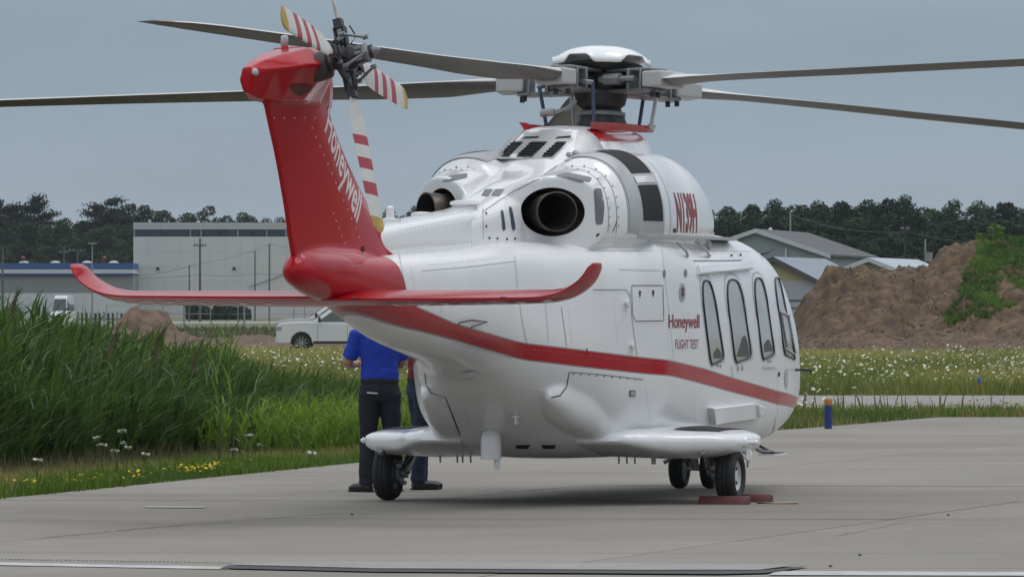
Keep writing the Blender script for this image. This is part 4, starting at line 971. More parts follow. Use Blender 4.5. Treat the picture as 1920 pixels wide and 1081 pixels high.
for a_, b_, n_ in (((912, 396), (965, 362), 10), ((970, 357), (1040, 318), 12), ((1100, 300), (1125, 296), 5), ((1250, 320), (1262, 436), 14), ((1130, 446), (1240, 447), 16)): rivet_line(a_, b_, n_, B_c)
for a_, b_, n_ in (((760, 470), (895, 452), 18), ((760, 430), (835, 418), 10), ((842, 416), (893, 410), 8)): rivet_line(a_, b_, n_, B_s)
o = mb.build('rivet_rows', M_midgrey, H); o['kind'] = 'stuff'
seam([(790, 508), (880, 500), (965, 490)], .003); seam([(1100, 470), (1240, 470)], .003); seam([(1022, 560), (1028, 640)], .003)
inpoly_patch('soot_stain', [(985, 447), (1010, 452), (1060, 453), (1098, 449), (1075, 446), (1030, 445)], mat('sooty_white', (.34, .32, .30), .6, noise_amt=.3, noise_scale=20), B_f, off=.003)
# ================================================================ GROUND, APRON, TAXIWAY
def W(px, D): return (px - 960) / FP * D
def ZH(py, D): return EYE + (HZ - py) / FP * D
def struct(o): o['kind'] = 'structure'; return o
M_field = mat('meadow_soil_and_grass', (.075, .088, .022), .95, noise_scale=.35, col2=(.15, .135, .045), detail=9, bump=.4, bump_scale=3)
far = [(-900, -60, 0), (900, -60, 0), (900, 3200, 0), (-900, 3200, 0)]
struct(mesh('ground', [(x, y, -.03) for x, y, z in far], [(0, 1, 2, 3)], M_field))
# apron edge measured from the photograph, straight line running away to the right
EA_ = (-4.37, 56.5); EB_ = (4.5, 88.0)
_ey = np.linspace(20, 130, 221); _ex = np.interp(_ey, [20, 56.5, 71.7, 89.6, 100.6, 130], [-12.4, -4.37, -1.35, 3.7, 6.55, 13.6])
_ex = np.convolve(np.pad(_ex, 8, mode='reflect', reflect_type='odd'), np.ones(17) / 17, 'valid')
def edge_x(y): return np.interp(y, _ey, _ex)
def edge_D(px):
    """distance at which the apron's left edge crosses a photo column"""
    Y = np.linspace(40, 100, 601); return float(Y[np.argmin(np.abs(edge_x(Y) / Y * FP + 960 - px))])
ex = [(edge_x(y) + .10 * math.sin(y * 1.7) + .05 * math.sin(y * 5.1), y) for y in np.linspace(20, 99.5, 110)]
ex += [(6.7, 100.2), (8, 100.5), (16, 100.6), (60, 100.8)]
M_joint = mat('joint_filler', (.12, .115, .105), .9, noise_amt=.3, noise_scale=2)
V = [(x, y, -.012) for x, y in ex] + [(60, 20, -.012)]
struct(mesh('apron_base', V, [tuple(range(len(V)))[::-1]], M_joint))
# concrete slabs, five metres square, laid along the apron's edge
def slab_mat():
    m = bpy.data.materials.new('weathered_concrete'); m.use_nodes = True; n = m.node_tree; b = n.nodes['Principled BSDF']; L = n.links
    b.inputs['Roughness'].default_value = .85; b.inputs['Specular IOR Level'].default_value = .3
    ge = n.nodes.new('ShaderNodeNewGeometry')
    def noise_(sc, de, st=None, src=ge.outputs['Position']):
        t = n.nodes.new('ShaderNodeTexNoise'); t.inputs['Scale'].default_value = sc; t.inputs['Detail'].default_value = de; t.inputs['Roughness'].default_value = .65
        if st:
            mp_ = n.nodes.new('ShaderNodeMapping'); mp_.inputs['Scale'].default_value = st; mp_.inputs['Rotation'].default_value = (0, 0, R(8)); L.new(src, mp_.inputs[0]); L.new(mp_.outputs[0], t.inputs['Vector'])
        else: L.new(src, t.inputs['Vector'])
        return t.outputs[0]
    def mixc(f, a, bb, mode='MIX'):
        k = n.nodes.new('ShaderNodeMix'); k.data_type = 'RGBA'; k.blend_type = mode
        for i, v in ((0, f), (6, a), (7, bb)):
            if isinstance(v, (int, float)): k.inputs[i].default_value = v
            elif isinstance(v, tuple): k.inputs[i].default_value = (*v, 1)
            else: L.new(v, k.inputs[i])
        return k.outputs[2]
    def ramp(v, a, b_, lo=0., hi=1.):
        k = n.nodes.new('ShaderNodeMapRange'); k.inputs[1].default_value = a; k.inputs[2].default_value = b_; k.inputs[3].default_value = lo; k.inputs[4].default_value = hi; L.new(v, k.inputs[0]); return k.outputs[0]
    c = mixc(ramp(noise_(.22, 6), .35, .65), (.205, .190, .165), (.262, .245, .217))
    c = mixc(ramp(noise_(1.1, 8, (.35, 1.6, 1)), .52, .72, 0, .5), c, (.190, .182, .166))      # broom marks and water stains across
    c = mixc(ramp(noise_(.6, 7, (1, .5, 1)), .60, .78, 0, .55), c, (.165, .158, .146))
    c = mixc(ramp(noise_(14, 6), .62, .8, 0, .35), c, (.20, .19, .175))
    c = mixc(ramp(noise_(2.3, 9, (.12, 2.2, 1)), .64, .72, 0, .5), c, (.31, .305, .29))
    oi = n.nodes.new('ShaderNodeObjectInfo'); v = n.nodes.new('ShaderNodeHueSaturation'); L.new(ramp(oi.outputs['Random'], 0, 1, .955, 1.04), v.inputs['Value']); L.new(c, v.inputs['Color'])
    # curved tyre scuffs
    wv = n.nodes.new('ShaderNodeTexWave'); wv.wave_type = 'RINGS'; wv.inputs['Scale'].default_value = .045; wv.inputs['Distortion'].default_value = 1.2; wv.inputs['Detail'].default_value = 2
    mpw = n.nodes.new('ShaderNodeMapping'); mpw.inputs['Location'].default_value = (3.5, -47, 0); L.new(ge.outputs['Position'], mpw.inputs[0]); L.new(mpw.outputs[0], wv.inputs['Vector'])
    c2 = mixc(ramp(wv.outputs[0], .985, 1., 0, .28), v.outputs[0], (.13, .125, .12))
    L.new(c2, b.inputs['Base Color'])
    bp = n.nodes.new('ShaderNodeBump'); bp.inputs['Strength'].default_value = .25; bp.inputs['Distance'].default_value = .004; L.new(noise_(60, 6), bp.inputs['Height']); L.new(bp.outputs[0], b.inputs['Normal'])
    return m
M_slab = slab_mat()
ang = math.atan2(EB_[0] - EA_[0], EB_[1] - EA_[1]); ca, sa = math.cos(ang), math.sin(ang)
apron = struct(empty('apron', (0, 0, 0)))
def clip_poly(P, keep):
    """clip a polygon to the side where keep(p) >= 0"""
    out = []
    for i in range(len(P)):
        a, b = P[i], P[(i + 1) % len(P)]; fa, fb = keep(a), keep(b)
        if fa >= 0: out.append(a)
        if (fa >= 0) != (fb >= 0):
            t = fa / (fa - fb); out.append((a[0] + (b[0] - a[0]) * t, a[1] + (b[1] - a[1]) * t))
    return out
def inside_apron(p):
    x, y = p
    if y > 90: return min(100.3 - y, (x - 4.75) if y < 97 else 1e9, x - 4.3)
    return x - edge_x(y) - .02
SL = 5.0; g_ = .007
oxy = (-3.43, 46.3)    # a joint crossing measured in the photograph
for i in range(-4, 11):
    for j in range(-5, 12):
        c = []
        for u_, v_ in ((0, 0), (1, 0), (1, 1), (0, 1)):
            uu = (i + u_) * SL + (g_ if u_ == 0 else -g_); vv = (j + v_) * SL + (g_ if v_ == 0 else -g_)
            # rows run almost square across the view
            c.append((oxy[0] + uu * math.cos(R(3)) + vv * sa, oxy[1] - uu * math.sin(R(3)) + vv * ca))
        c = clip_poly(c, lambda p: p[0] - edge_x(p[1]) - .02)
        if len(c) > 2: c = clip_poly(c, lambda p: 100.35 - p[1])
        if len(c) > 2: c = clip_poly(c, lambda p: p[1] - 39.0)
        if len(c) < 3 or min(abs(p[0]) / max(p[1], 1) for p in c) > .14 : continue
        m_ = len(c); dz = random.uniform(-.0015, .0015)
        V = [(x, y, 0 + dz) for x, y in c] + [(x, y, -.03) for x, y in c]
        F = [tuple(range(m_))] + [(k, k + m_, (k + 1) % m_ + m_, (k + 1) % m_) for k in range(m_)]
        o = mesh('concrete_slab', V, F, M_slab, apron)
# near edge of the apron: white line, plate shadow painted as a dark strip, and a steel cover plate
M_line = mat('worn_white_line_paint', (.42, .42, .41), .7, noise_amt=.25, noise_scale=3, bump=.2, bump_scale=30)
near = struct(mesh('near_pavement', [(-40, 5, .001), (40, 5, .001), (40, 39.0, .001), (-40, 39.0, .001)], [(0, 1, 2, 3)], M_slab))
def flat(name, pts, z, mat_, th=.0):
    V = [(x, y, z) for x, y in pts]; n = len(V)
    if th: return mesh(name, V + [(x, y, z - th) for x, y in pts], [tuple(range(n))] + [(k, k + n, (k + 1) % n + n, (k + 1) % n) for k in range(n)], mat_)
    return mesh(name, V, [tuple(range(n))], mat_)
def gp(px, py): D = FP * EYE / (py - HZ); return (W(px, D), D)
struct(flat('white_painted_line', [gp(-60, 1059), gp(430, 1068), gp(425, 1063), gp(-60, 1054)], .006, M_line))
struct(flat('white_painted_line', [gp(1440, 1078.5), gp(2000, 1080), gp(2000, 1073), gp(1455, 1071)], .006, bpy.data.materials['faded_paint'] if 'faded_paint' in bpy.data.materials else M_line))
struct(flat('plate_shadow_strip', [gp(412, 1067), gp(700, 1073.5), gp(1350, 1078), gp(1435, 1076), gp(1515, 1064), gp(1505, 1063.5), gp(1425, 1071), gp(1200, 1071), gp(700, 1068), gp(430, 1061)], .010, mat('painted_plate_shadow', (.010, .010, .012), .6)))  # near-black strip painted as the shadow along the raised plate's near edge
pl = flat('cover_plate', [gp(440, 1062), gp(700, 1068.5), gp(1200, 1071.5), gp(1420, 1071.5), gp(1495, 1062), gp(1300, 1060), gp(900, 1057), gp(560, 1055)], .016, mat('dull_steel_plate', (.25, .242, .228), .7, metal=0, noise_amt=.12, noise_scale=2), .004)
tag(pl, 'pale grey steel cover plate lying at the near edge of the concrete', 'cover plate')
V = []; F = []
for k in range(60):     # broken rubber lip left of the plate
    x0, y0 = gp(-40 + k * 8, 1049.5 + k * .13 + random.uniform(-.3, .3)); w_ = .05; V += [(x0, y0, .006), (x0 + random.uniform(.012, .026), y0, .006), (x0 + .02, y0 + w_, .012), (x0, y0 + w_, .012)]; F.append((4 * k, 4 * k + 1, 4 * k + 2, 4 * k + 3))
o = mesh('worn_joint_lip', V, F, M_joint); o['kind'] = 'structure'
struct(flat('faded_paint_patch', [gp(270, 949), gp(388, 949.5), gp(380, 952), gp(275, 951.5)], .005, mat('faded_paint', (.34, .33, .305), .85)))
# hairline cracks
def crack(p0, p1, n_, j_, w_):
    V = []; F = []
    for k in range(n_ + 1):
        t = k / n_; x, y = p0[0] + (p1[0] - p0[0]) * t + random.uniform(-j_, j_) * .5, p0[1] + (p1[1] - p0[1]) * t + random.uniform(-j_, j_)
        ww = w_ * random.uniform(.3, 1.2); V += [(x - ww, y, .0055), (x + ww, y, .0055)]
    for k in range(n_): F.append((2 * k, 2 * k + 1, 2 * k + 3, 2 * k + 2))
    return struct(mesh('crack', V, F, M_joint))
crack(gp(1570, 1004), gp(1700, 978), 12, .03, .005); crack(gp(215, 995), gp(340, 985), 9, .03, .012)
crack(gp(340, 985), gp(640, 961), 22, .05, .008); crack(gp(40, 1012), gp(215, 995), 14, .05, .008)
for px, py in ((1612, 1041), (1778, 966), (1557, 1062), (660, 965)):
    x, y = gp(px, py); tag(MB().lathe([(.012, 0), (.013, .006), (.006, .012)], (x, y, .002), n=7).build('pebble', M_dark, None), 'small dark pebble on the concrete, %s' % {1612: 'near the right corner, second from the bottom right', 1778: 'farthest to the right, by the crack', 1557: 'nearest the plate end', 660: 'the only one left of the helicopter nose'}[px], 'pebble', 'pebbles on the concrete')
# taxiway beyond
M_taxi = mat('pale_taxiway_concrete', (.235, .228, .215), .85, noise_amt=.07, noise_scale=.6, detail=8)
struct(mesh('taxiway', [(-60, 107.5, .0), (60, 107.5, .0), (60, 126.5, .0), (-60, 126.5, .0)], [(0, 1, 2, 3)], M_taxi))
M_dirt = mat('brown_bare_soil', (.085, .054, .034), .95, noise_scale=.5, col2=(.17, .12, .075), detail=9, bump=.8, bump_scale=2)
struct(mesh('bare_soil', [(4, 236, -.01), (60, 232, -.01), (70, 420, -.01), (-4, 420, -.01)], [(0, 1, 2, 3)], M_dirt))
def bank_z(y): return np.clip((np.asarray(y, float) - 305) / 340, 0, 1.02) * 1.0
M_bankg = mat('rough_far_grass', (.075, .095, .030), .95, noise_scale=.3, col2=(.14, .14, .06), detail=8)
yb = [300, 305, 400, 500, 560, 645, 652, 1400]; V = [(x_, y_, float(bank_z(y_)) - (.03 if y_ < 305 else 0)) for y_ in yb for x_ in (-420, 9)]
struct(mesh('far_slope', V, [(2 * k, 2 * k + 1, 2 * k + 3, 2 * k + 2) for k in range(len(yb) - 1)], M_bankg))
struct(mesh('road', [(-120, 520, float(bank_z(520)) + .02), (8, 530, float(bank_z(530)) + .02), (8, 575, float(bank_z(575)) + .02), (-120, 565, float(bank_z(565)) + .02)], [(0, 1, 2, 3)], M_taxi))
# ---------------------------------------------------------------- blades of grass, reeds, flowers (numpy)
def blades(P, h, w_, lean, lean_dir, seg=3, droop=.5, jit=.35):
    """P (n,3) feet; h,w_ (n,) ; lean (n,) sideways travel as a share of h; -> quads (n*seg,4,3)"""
    n = len(P); th = rng.uniform(0, 2 * np.pi, n); side = np.stack([np.cos(th), np.sin(th), np.zeros(n)], 1)
    ld = np.stack([np.cos(lean_dir), np.sin(lean_dir), np.zeros(n)], 1); out = []
    prev = None
    for k in range(seg + 1):
        t = k / seg
        c = P + np.stack([np.zeros(n), np.zeros(n), h * (t - droop * lean * t * t * .5)], 1) + ld * (h * lean * t ** 1.8)[:, None]
        ww = (w_ * (1 - t) ** .7 if k < seg else w_ * .05)[:, None] * .5
        a, b = c - side * ww, c + side * ww
        if prev is not None: out.append(np.stack([prev[0], prev[1], b, a], 1))
        prev = (a, b)
    return np.stack(out, 1).reshape(-1, 4, 3)
def rep_attr(a, seg): return np.repeat(a, seg)
M_reed = leafmat('reed_leaf', (.022, .062, .012), (.165, .285, .045), .38)
M_reedl = leafmat('reed_leaf_pale', (.055, .095, .045), (.14, .18, .10), .2)
M_grassy = leafmat('verge_grass', (.065, .125, .02), (.31, .27, .10), .35)
M_weed = leafmat('bright_weed', (.06, .135, .014), (.22, .32, .04), .4)
M_seed = leafmat('seed_head', (.10, .075, .05), (.20, .15, .10), .2)
M_umbel = leafmat('white_umbel', (.40, .43, .34), (.68, .70, .64), .2)
M_yflower = leafmat('yellow_flower', (.50, .38, .02), (.60, .50, .05), .2)
# reed bed: rows of stalks with long arching leaves, blown to the right
def reed_top(x, y):
    """height of the bed along its length (metres), measured from the photograph"""
    px = 960 + x / y * FP
    return EYE - (np.interp(px, [-200, 0, 60, 130, 200, 260, 330, 400, 450, 520, 600, 680, 760], [530, 546, 560, 585, 603, 618, 635, 645, 672, 695, 702, 722, 745]) - HZ) / FP * y - .13
def bed(n, off0, off1, y0=50, y1=86, p=1.0):
    y = rng.uniform(y0, y1, n); x = edge_x(y) - (off0 + (off1 - off0) * rng.uniform(0, 1, n) ** p); return x, y
x, y = bed(6000, 2.3, 6.5, 48, 90, 1.3)
k = (np.abs(x / y * FP + 960 - 200) < 640); x, y = x[k], y[k]; n = len(x)
hh = reed_top(x, y) * rng.uniform(.72, 1.06, n) * np.clip((edge_x(y) - x - 2.0) / 1.1, .55, 1)
feet = np.stack([x, y, np.full(n, -.03)], 1)
wind = rng.normal(0.15, .5, n); Q = []; T = []
st = blades(feet, hh, np.full(n, .014), np.full(n, .10), wind, 2, 0); Q.append(st); T.append(np.repeat(rng.uniform(.2, .6, n), 2))
NL = 10
for k in range(NL):
    t = .08 + .88 * (k + rng.uniform(0, 1, n)) / NL
    a = feet.copy(); a[:, 2] += hh * t; a[:, 0] += hh * .10 * t ** 1.8
    L = rng.uniform(.32, .62, n) * (1.1 - .45 * t); ldir = np.where(rng.uniform(0, 1, n) < .72, rng.normal(0.1, .6, n), rng.uniform(0, 6.28, n))
    le = rng.uniform(.1, 1.15, n)
    Q.append(blades(a, L, rng.uniform(.018, .050, n), le, ldir, 3, .9)); T.append(np.repeat(np.clip(rng.beta(2, 3, n) + (t - .5) * .25, 0, 1), 3))
o = fastmesh('reeds', np.concatenate(Q), 4, M_reed, attr=np.concatenate(T)); tag(o, 'tall dense green reeds blown to the right beside the apron', None, None, 'stuff')
# paler broken leaves among them
x, y = bed(1300, 2.2, 3.6, 52, 88); k = np.abs(x / y * FP + 960 - 200) < 600; x, y = x[k], y[k]; n = len(x); hh = reed_top(x, y) * .8
a = np.stack([x, y, hh * rng.uniform(.15, 1., n)], 1)
o = fastmesh('pale_reed_leaves', blades(a, rng.uniform(.25, .5, n), rng.uniform(.014, .026, n), rng.uniform(.6, 1.4, n), rng.normal(.2, .9, n), 3, .9), 4, M_reedl, attr=np.repeat(rng.uniform(0, 1, n), 3)); tag(o, None, None, None, 'stuff')
# brown seed plumes standing in the bed (each one a thing)
def plume(px, py, D, s, lab):
    n = 160; t = rng.uniform(0, 1, n); P = np.stack([rng.normal(0, .022, n) * (1.1 - t) + .10 * t * t, rng.normal(0, .022, n) * (1.1 - t), t * .34], 1)
    q = blades(P, np.full(n, .07), np.full(n, .012), np.full(n, .6), rng.normal(.2, .8, n), 1, .4)
    e_ = empty('reed_plume', (W(px, D), D, ZH(py, D) - .3)); tag(e_, lab, 'reed plume', 'brown seed plumes in the reed bed'); e_.scale = (s, s, s)
    fastmesh('seed_head', q, 4, M_seed, e_, attr=rng.uniform(0, 1, n))
    MB().tube([(0, 0, .1), (-.03, 0, -.5), (-.06, 0, -1.1)], .006, n=5).build('stem', M_seedstem, e_)
M_seedstem = mat('dry_stem', (.16, .15, .07), .9)
plume(286, 630, 71, 1.0, 'brown seed plume above the reeds, left of the pale dirt mound')
plume(360, 650, 73, .8, 'brown seed plume in the reeds right of the dirt mound')
plume(20, 548, 69, .9, 'brown seed plume at the top left corner of the reed bed')
plume(205, 612, 69, .7, 'faded seed plume just left of the pale dirt mound top')
# two tall stalks that stand above the bed
def stalk(px, py, D, lab):
    e_ = empty('tall_reed', (W(px, D), D, 0)); tag(e_, lab, 'reed', 'single reeds standing above the bed'); h = ZH(py, D)
    MB().tube([(0, 0, 0), (.02, 0, h * .5), (-.03, 0, h * .95)], [.010, .008, .003], n=6).build('stem', mat('green_stem', (.03, .07, .02), .6) if 'green_stem' not in bpy.data.materials else bpy.data.materials['green_stem'], e_)
    n = 8; t = np.linspace(.45, .92, n); P = np.stack([-.03 * t, t * 0, h * t], 1)
    fastmesh('leaf', blades(P, np.full(n, .42), np.full(n, .03), np.full(n, .35), np.where(np.arange(n) % 2 == 0, 3.0, .1), 3, .2), 4, M_reed, e_, attr=np.repeat(rng.uniform(.2, .7, n), 3))
stalk(411, 602, 66, 'tall single reed rising well above the bed in front of the dirt bank'); stalk(436, 640, 67, 'shorter single reed beside the tall one')
# bright weeds at the far end of the bed (behind the people)
x = rng.uniform(-4.0, .6, 4200); y = rng.uniform(72, 97, 4200); k = x < edge_x(y) - 1.0; x, y = x[k], y[k]; n = len(x)
hh = rng.uniform(.30, .58, n)
Q = [blades(np.stack([x, y, np.zeros(n)], 1), hh, np.full(n, .012), rng.uniform(.05, .3, n), rng.uniform(0, 6.28, n), 2, .2)]; T = [np.repeat(rng.uniform(.2, .8, n), 2)]
for k in range(9):
    t = rng.uniform(.15, 1, n); a = np.stack([x, y, hh * t], 1)
    Q.append(blades(a, rng.uniform(.10, .26, n), rng.uniform(.015, .035, n), rng.uniform(.4, 1.3, n), rng.uniform(0, 6.28, n), 2, .5)); T.append(np.repeat(np.clip(t * .7 + rng.normal(.1, .2, n), 0, 1), 2))
tag(fastmesh('bright_weeds', np.concatenate(Q), 4, M_weed, attr=np.concatenate(T)), 'bright green leafy weeds growing behind the two people', None, None, 'stuff')
# mown verge between reeds and concrete
def tuft_field(name, n, xy, h0, h1, w0, w1, m_, label=None, tint=None, seg=2, lean=(.1, .7)):
    x, y = xy; n = len(x); h = rng.uniform(h0, h1, n)
    o = fastmesh(name, blades(np.stack([x, y, np.full(n, -.02)], 1), h, rng.uniform(w0, w1, n), rng.uniform(*lean, n), rng.uniform(0, 6.28, n), seg, .3), 4, m_, attr=np.repeat(rng.uniform(0, 1, n) if tint is None else tint, seg))
    return tag(o, label, None, None, 'stuff')
x, y = bed(46000, -.02, 2.9, 47, 100, 1.0)
nn = np.array([noise.noise(Vector((a * .9, b * .25, 0))) for a, b in zip(x, y)])
dist = edge_x(y) - x
keep = (np.abs(x / y * FP + 960 - 250) < 640); x, y, nn, dist = x[keep], y[keep], nn[keep], dist[keep]
tuft_field('verge_grass', 0, (x, y), .04, .15, .006, .016, M_grassy, 'short worn grass verge along the left edge of the concrete', np.clip(.55 + nn * .9 - np.where(dist < .5, .5, 0) + rng.normal(0, .18, len(x)), 0, 1))
k = (dist < .75) & (nn > -.05); xs, ys = np.repeat(x[k], 2) + rng.normal(0, .05, 2 * k.sum()), np.repeat(y[k], 2) + rng.normal(0, .1, 2 * k.sum())
tuft_field('edge_weeds', 0, (xs, ys), .05, .20, .012, .03, M_weed, 'low green weeds creeping over the edge of the concrete', rng.uniform(0, .6, len(xs)))
# dry seed stems at the foot of the reeds
x, y = bed(5600, 1.7, 2.7, 48, 92); k = np.abs(x / y * FP + 960 - 250) < 640; x, y = x[k], y[k]; tuft_field('dry_grass_stems', 0, (x, y), .12, .30, .004, .009, M_seed, 'dry seeding grass at the foot of the reeds')
# strip between apron and taxiway on the right
x = rng.uniform(-2, 18, 36000); y = rng.uniform(87, 107.4, 36000); k = ((y > 100.5) | (x < edge_x(y) + .03)) & (x > -1) & (x < y * .09 + 1); x, y = x[k], y[k]
nn = np.array([noise.noise(Vector((a * .5, b * .4, 3))) for a, b in zip(x, y)])
tuft_field('strip_grass', 0, (x, y), .06, .20, .010, .025, M_grassy, 'grass strip between the concrete and the taxiway', np.clip(.4 + nn * 1.1 + rng.normal(0, .15, len(x)), 0, 1))
x = rng.uniform(2, 12, 2600); y = 101 + rng.exponential(1.2, 2600); tuft_field('strip_weeds', 0, (x, y), .08, .22, .02, .04, M_weed, 'green weeds along the far edge of the concrete', rng.uniform(0, .6, len(x)))
def wild_flower(name, n, xy, h0, h1, r0, r1, m_, label, stem=True, kind='stuff', parent=None):
    x, y = xy; n = len(x); h = rng.uniform(h0, h1, n); r = rng.uniform(r0, r1, n); c = np.stack([x, y, h], 1); Q = []
    tlx, tly = rng.normal(0, .35, n), rng.normal(0, .35, n)
    V = []
    for k in range(6):
        a = k * math.pi / 3; dx, dy = r * math.cos(a), r * math.sin(a); V.append(c + np.stack([dx, dy, dx * tlx + dy * tly + .25 * r * (k % 2)], 1))
    V = np.stack(V, 1)
    q1 = V[:, [0, 1, 2, 3]]; q2 = V[:, [0, 3, 4, 5]]
    Q = np.concatenate([q1, q2]); o = fastmesh(name, Q, 4, m_, parent, attr=np.tile(rng.uniform(0, 1, n), 2)); tag(o, label, None, None, kind)
    return o
# ---- meadow beyond the taxiway
x = rng.uniform(-1, 1, 60000); y = 127 + 115 * rng.uniform(0, 1, 60000) ** 1.25; x = x * (y * .083 + 1)
nn = np.array([noise.noise(Vector((a * .22, b * .09, 7))) for a, b in zip(x, y)])
tuft_field('meadow_grass', 0, (x, y), .12, .42, .02, .06, leafmat('meadow_leaf', (.12, .165, .03), (.38, .34, .11), .4), 'rough meadow of green and yellowing grass beyond the taxiway', np.clip(.45 + nn * 1.2 + (y - 170) / 260 + rng.normal(0, .15, len(x)), 0, 1))
x = rng.uniform(-1, 1, 7500); y = 130 + 100 * rng.uniform(0, 1, 7500) ** 1.3; x = x * (y * .083 + 1); nn = np.array([noise.noise(Vector((a * .3, b * .12, 2))) for a, b in zip(x, y)]); k = nn > .02 + rng.normal(0, .14, len(x)); x, y = x[k], y[k]
wild_flower('white_wild_flowers', 0, (x, y), .20, .55, .016, .038, M_umbel, 'white flat-topped wild flowers all over the meadow')
tuft_field('meadow_stems', 0, (x, y), .30, .60, .008, .014, M_weed, 'green stems of the wild flowers')
x = rng.uniform(-1, 1, 26000); y = 215 + 75 * rng.uniform(0, 1, 26000); x = x * (y * .083 + 1); k = (x < 14) & ~((x > 17) & (y > 238)); k = ~((x > 10) & (y > 245)); x, y = x[k], y[k]
tuft_field('dry_meadow', 0, (x, y), .15, .38, .04, .09, leafmat('dry_meadow_leaf', (.17, .18, .04), (.38, .33, .12), .35), 'dry yellow grass at the back of the meadow')
# flowers that stand alone beside the reeds: each a thing
def umbel_plant(px, py, D, r, lab):
    h = max(.12, ZH(py, D)); e_ = empty('wild_carrot', (W(px, D), D, 0)); tag(e_, lab, 'wild flower', 'white wild carrot flowers beside the reeds')
    MB().tube([(0, 0, 0), (.01, 0, h * .6), (0, 0, h)], .004, n=5).build('stem', bpy.data.materials['green_stem'], e_)
    n = 26; a = rng.uniform(0, 6.28, n); q = rng.uniform(0, 1, n) ** .5 * r; tl = rng.normal(.25, .25)
    wild_flower('flower_head', 0, (q * np.cos(a), q * np.sin(a)), h - .006, h + .012, .011, .02, M_umbel, None, kind='thing', parent=e_); e_.rotation_euler = (tl * .3, 0, rng.uniform(0, 6))
for px, py, r, lab in ((217, 807, .045, 'topmost white flower of the cluster by the reeds'), (200, 819, .03, 'small white flower just left of and below the topmost one'), (193, 834, .05, 'widest white flower in the cluster at the foot of the reeds'), (216, 846, .035, 'lowest white flower hanging right of the widest one'),
                       (232, 832, .025, 'tiny white flower at the right of the cluster'), (238, 839, .035, 'white flower at the right end of the cluster'), (67, 862, .045, 'white flower alone at the far left of the grass verge'), (273, 852, .04, 'white flower alone between the cluster and the yellow flowers'),
                       (467, 816, .045, 'white flower held high in front of the dark reeds'), (482, 834, .03, 'small white flower below and right of the high one'), (440, 843, .03, 'small white flower above the yellow patch'), (578, 857, .05, 'low white flower in the verge nearest the sponson')):
    D = edge_D(px) + 1.1; umbel_plant(px, py, D, r, lab)
n = 90; px = rng.normal(385, 38, n); D = np.array([edge_D(q) for q in px]) + 1.0 + rng.normal(0, .3, n); x = (px - 960) / FP * D
wild_flower('yellow_wild_flowers', 0, (x, D), .05, .12, .010, .018, M_yflower, 'patch of small yellow flowers in the verge')
n = 70; px = rng.choice([60, 130, 252, 195], n) + rng.normal(0, 12, n); D = np.array([edge_D(q) for q in px]) + rng.uniform(.3, .9, n); x = (px - 960) / FP * D
wild_flower('yellow_wild_flowers', 0, (x, D), .05, .13, .010, .018, M_yflower, 'scattered yellow flowers in the near verge')
n = 300; x = rng.uniform(3, 16, n); y = rng.uniform(101, 107, n); wild_flower('yellow_wild_flowers', 0, (x, y), .1, .22, .012, .03, M_yflower, 'small yellow flowers in the strip before the taxiway')
n = 120; x = rng.normal(3.9, .5, n); y = rng.uniform(93, 106, n); wild_flower('white_wild_flowers', 0, (x, y), .2, .5, .02, .04, M_umbel, 'white flowers near the blue marker')
n = 150; x = rng.uniform(4, 17, n); y = rng.uniform(104, 107.3, n); tuft_field('dark_dock_stems', 0, (x, y), .25, .62, .02, .05, M_seed, 'dark seeding weeds standing against the taxiway')
# taxiway edge markers
M_blue = mat('marker_blue', (.012, .035, .16), .5); M_orange = mat('marker_orange', (.42, .14, .02), .6)
x_, y_ = gp(1553, 803); e_ = empty('edge_marker', (x_, 87.5 * x_ / y_ if 0 else y_, 0)); D = y_
s_ = D / FP; tag(e_, 'stout blue marker post with an orange cap at the edge of the concrete', 'marker')
MB().lathe([(.052, 0), (.052, 48 * s_)], n=20).build('post', M_blue, e_, smooth=True, angle=40)
MB().lathe([(.055, 44 * s_), (.055, 54 * s_), (.045, 56 * s_)], n=20).build('cap', M_orange, e_, smooth=True, angle=40)
D = 128.5; e_ = empty('edge_marker', (W(1836, D), D, 0)); s_ = D / FP; tag(e_, 'thin orange marker post with a blue top at the far side of the taxiway', 'marker')
MB().lathe([(.030, 0), (.038, 20 * s_), (.03, 22 * s_)], n=14).build('post', M_orange, e_, smooth=True, angle=40)
MB().lathe([(.045, 21 * s_), (.045, 27 * s_), (.03, 30 * s_), (.02, 32 * s_)], n=14).build('lamp', mat('lamp_blue', (.02, .09, .30), .3), e_, smooth=True, angle=40)

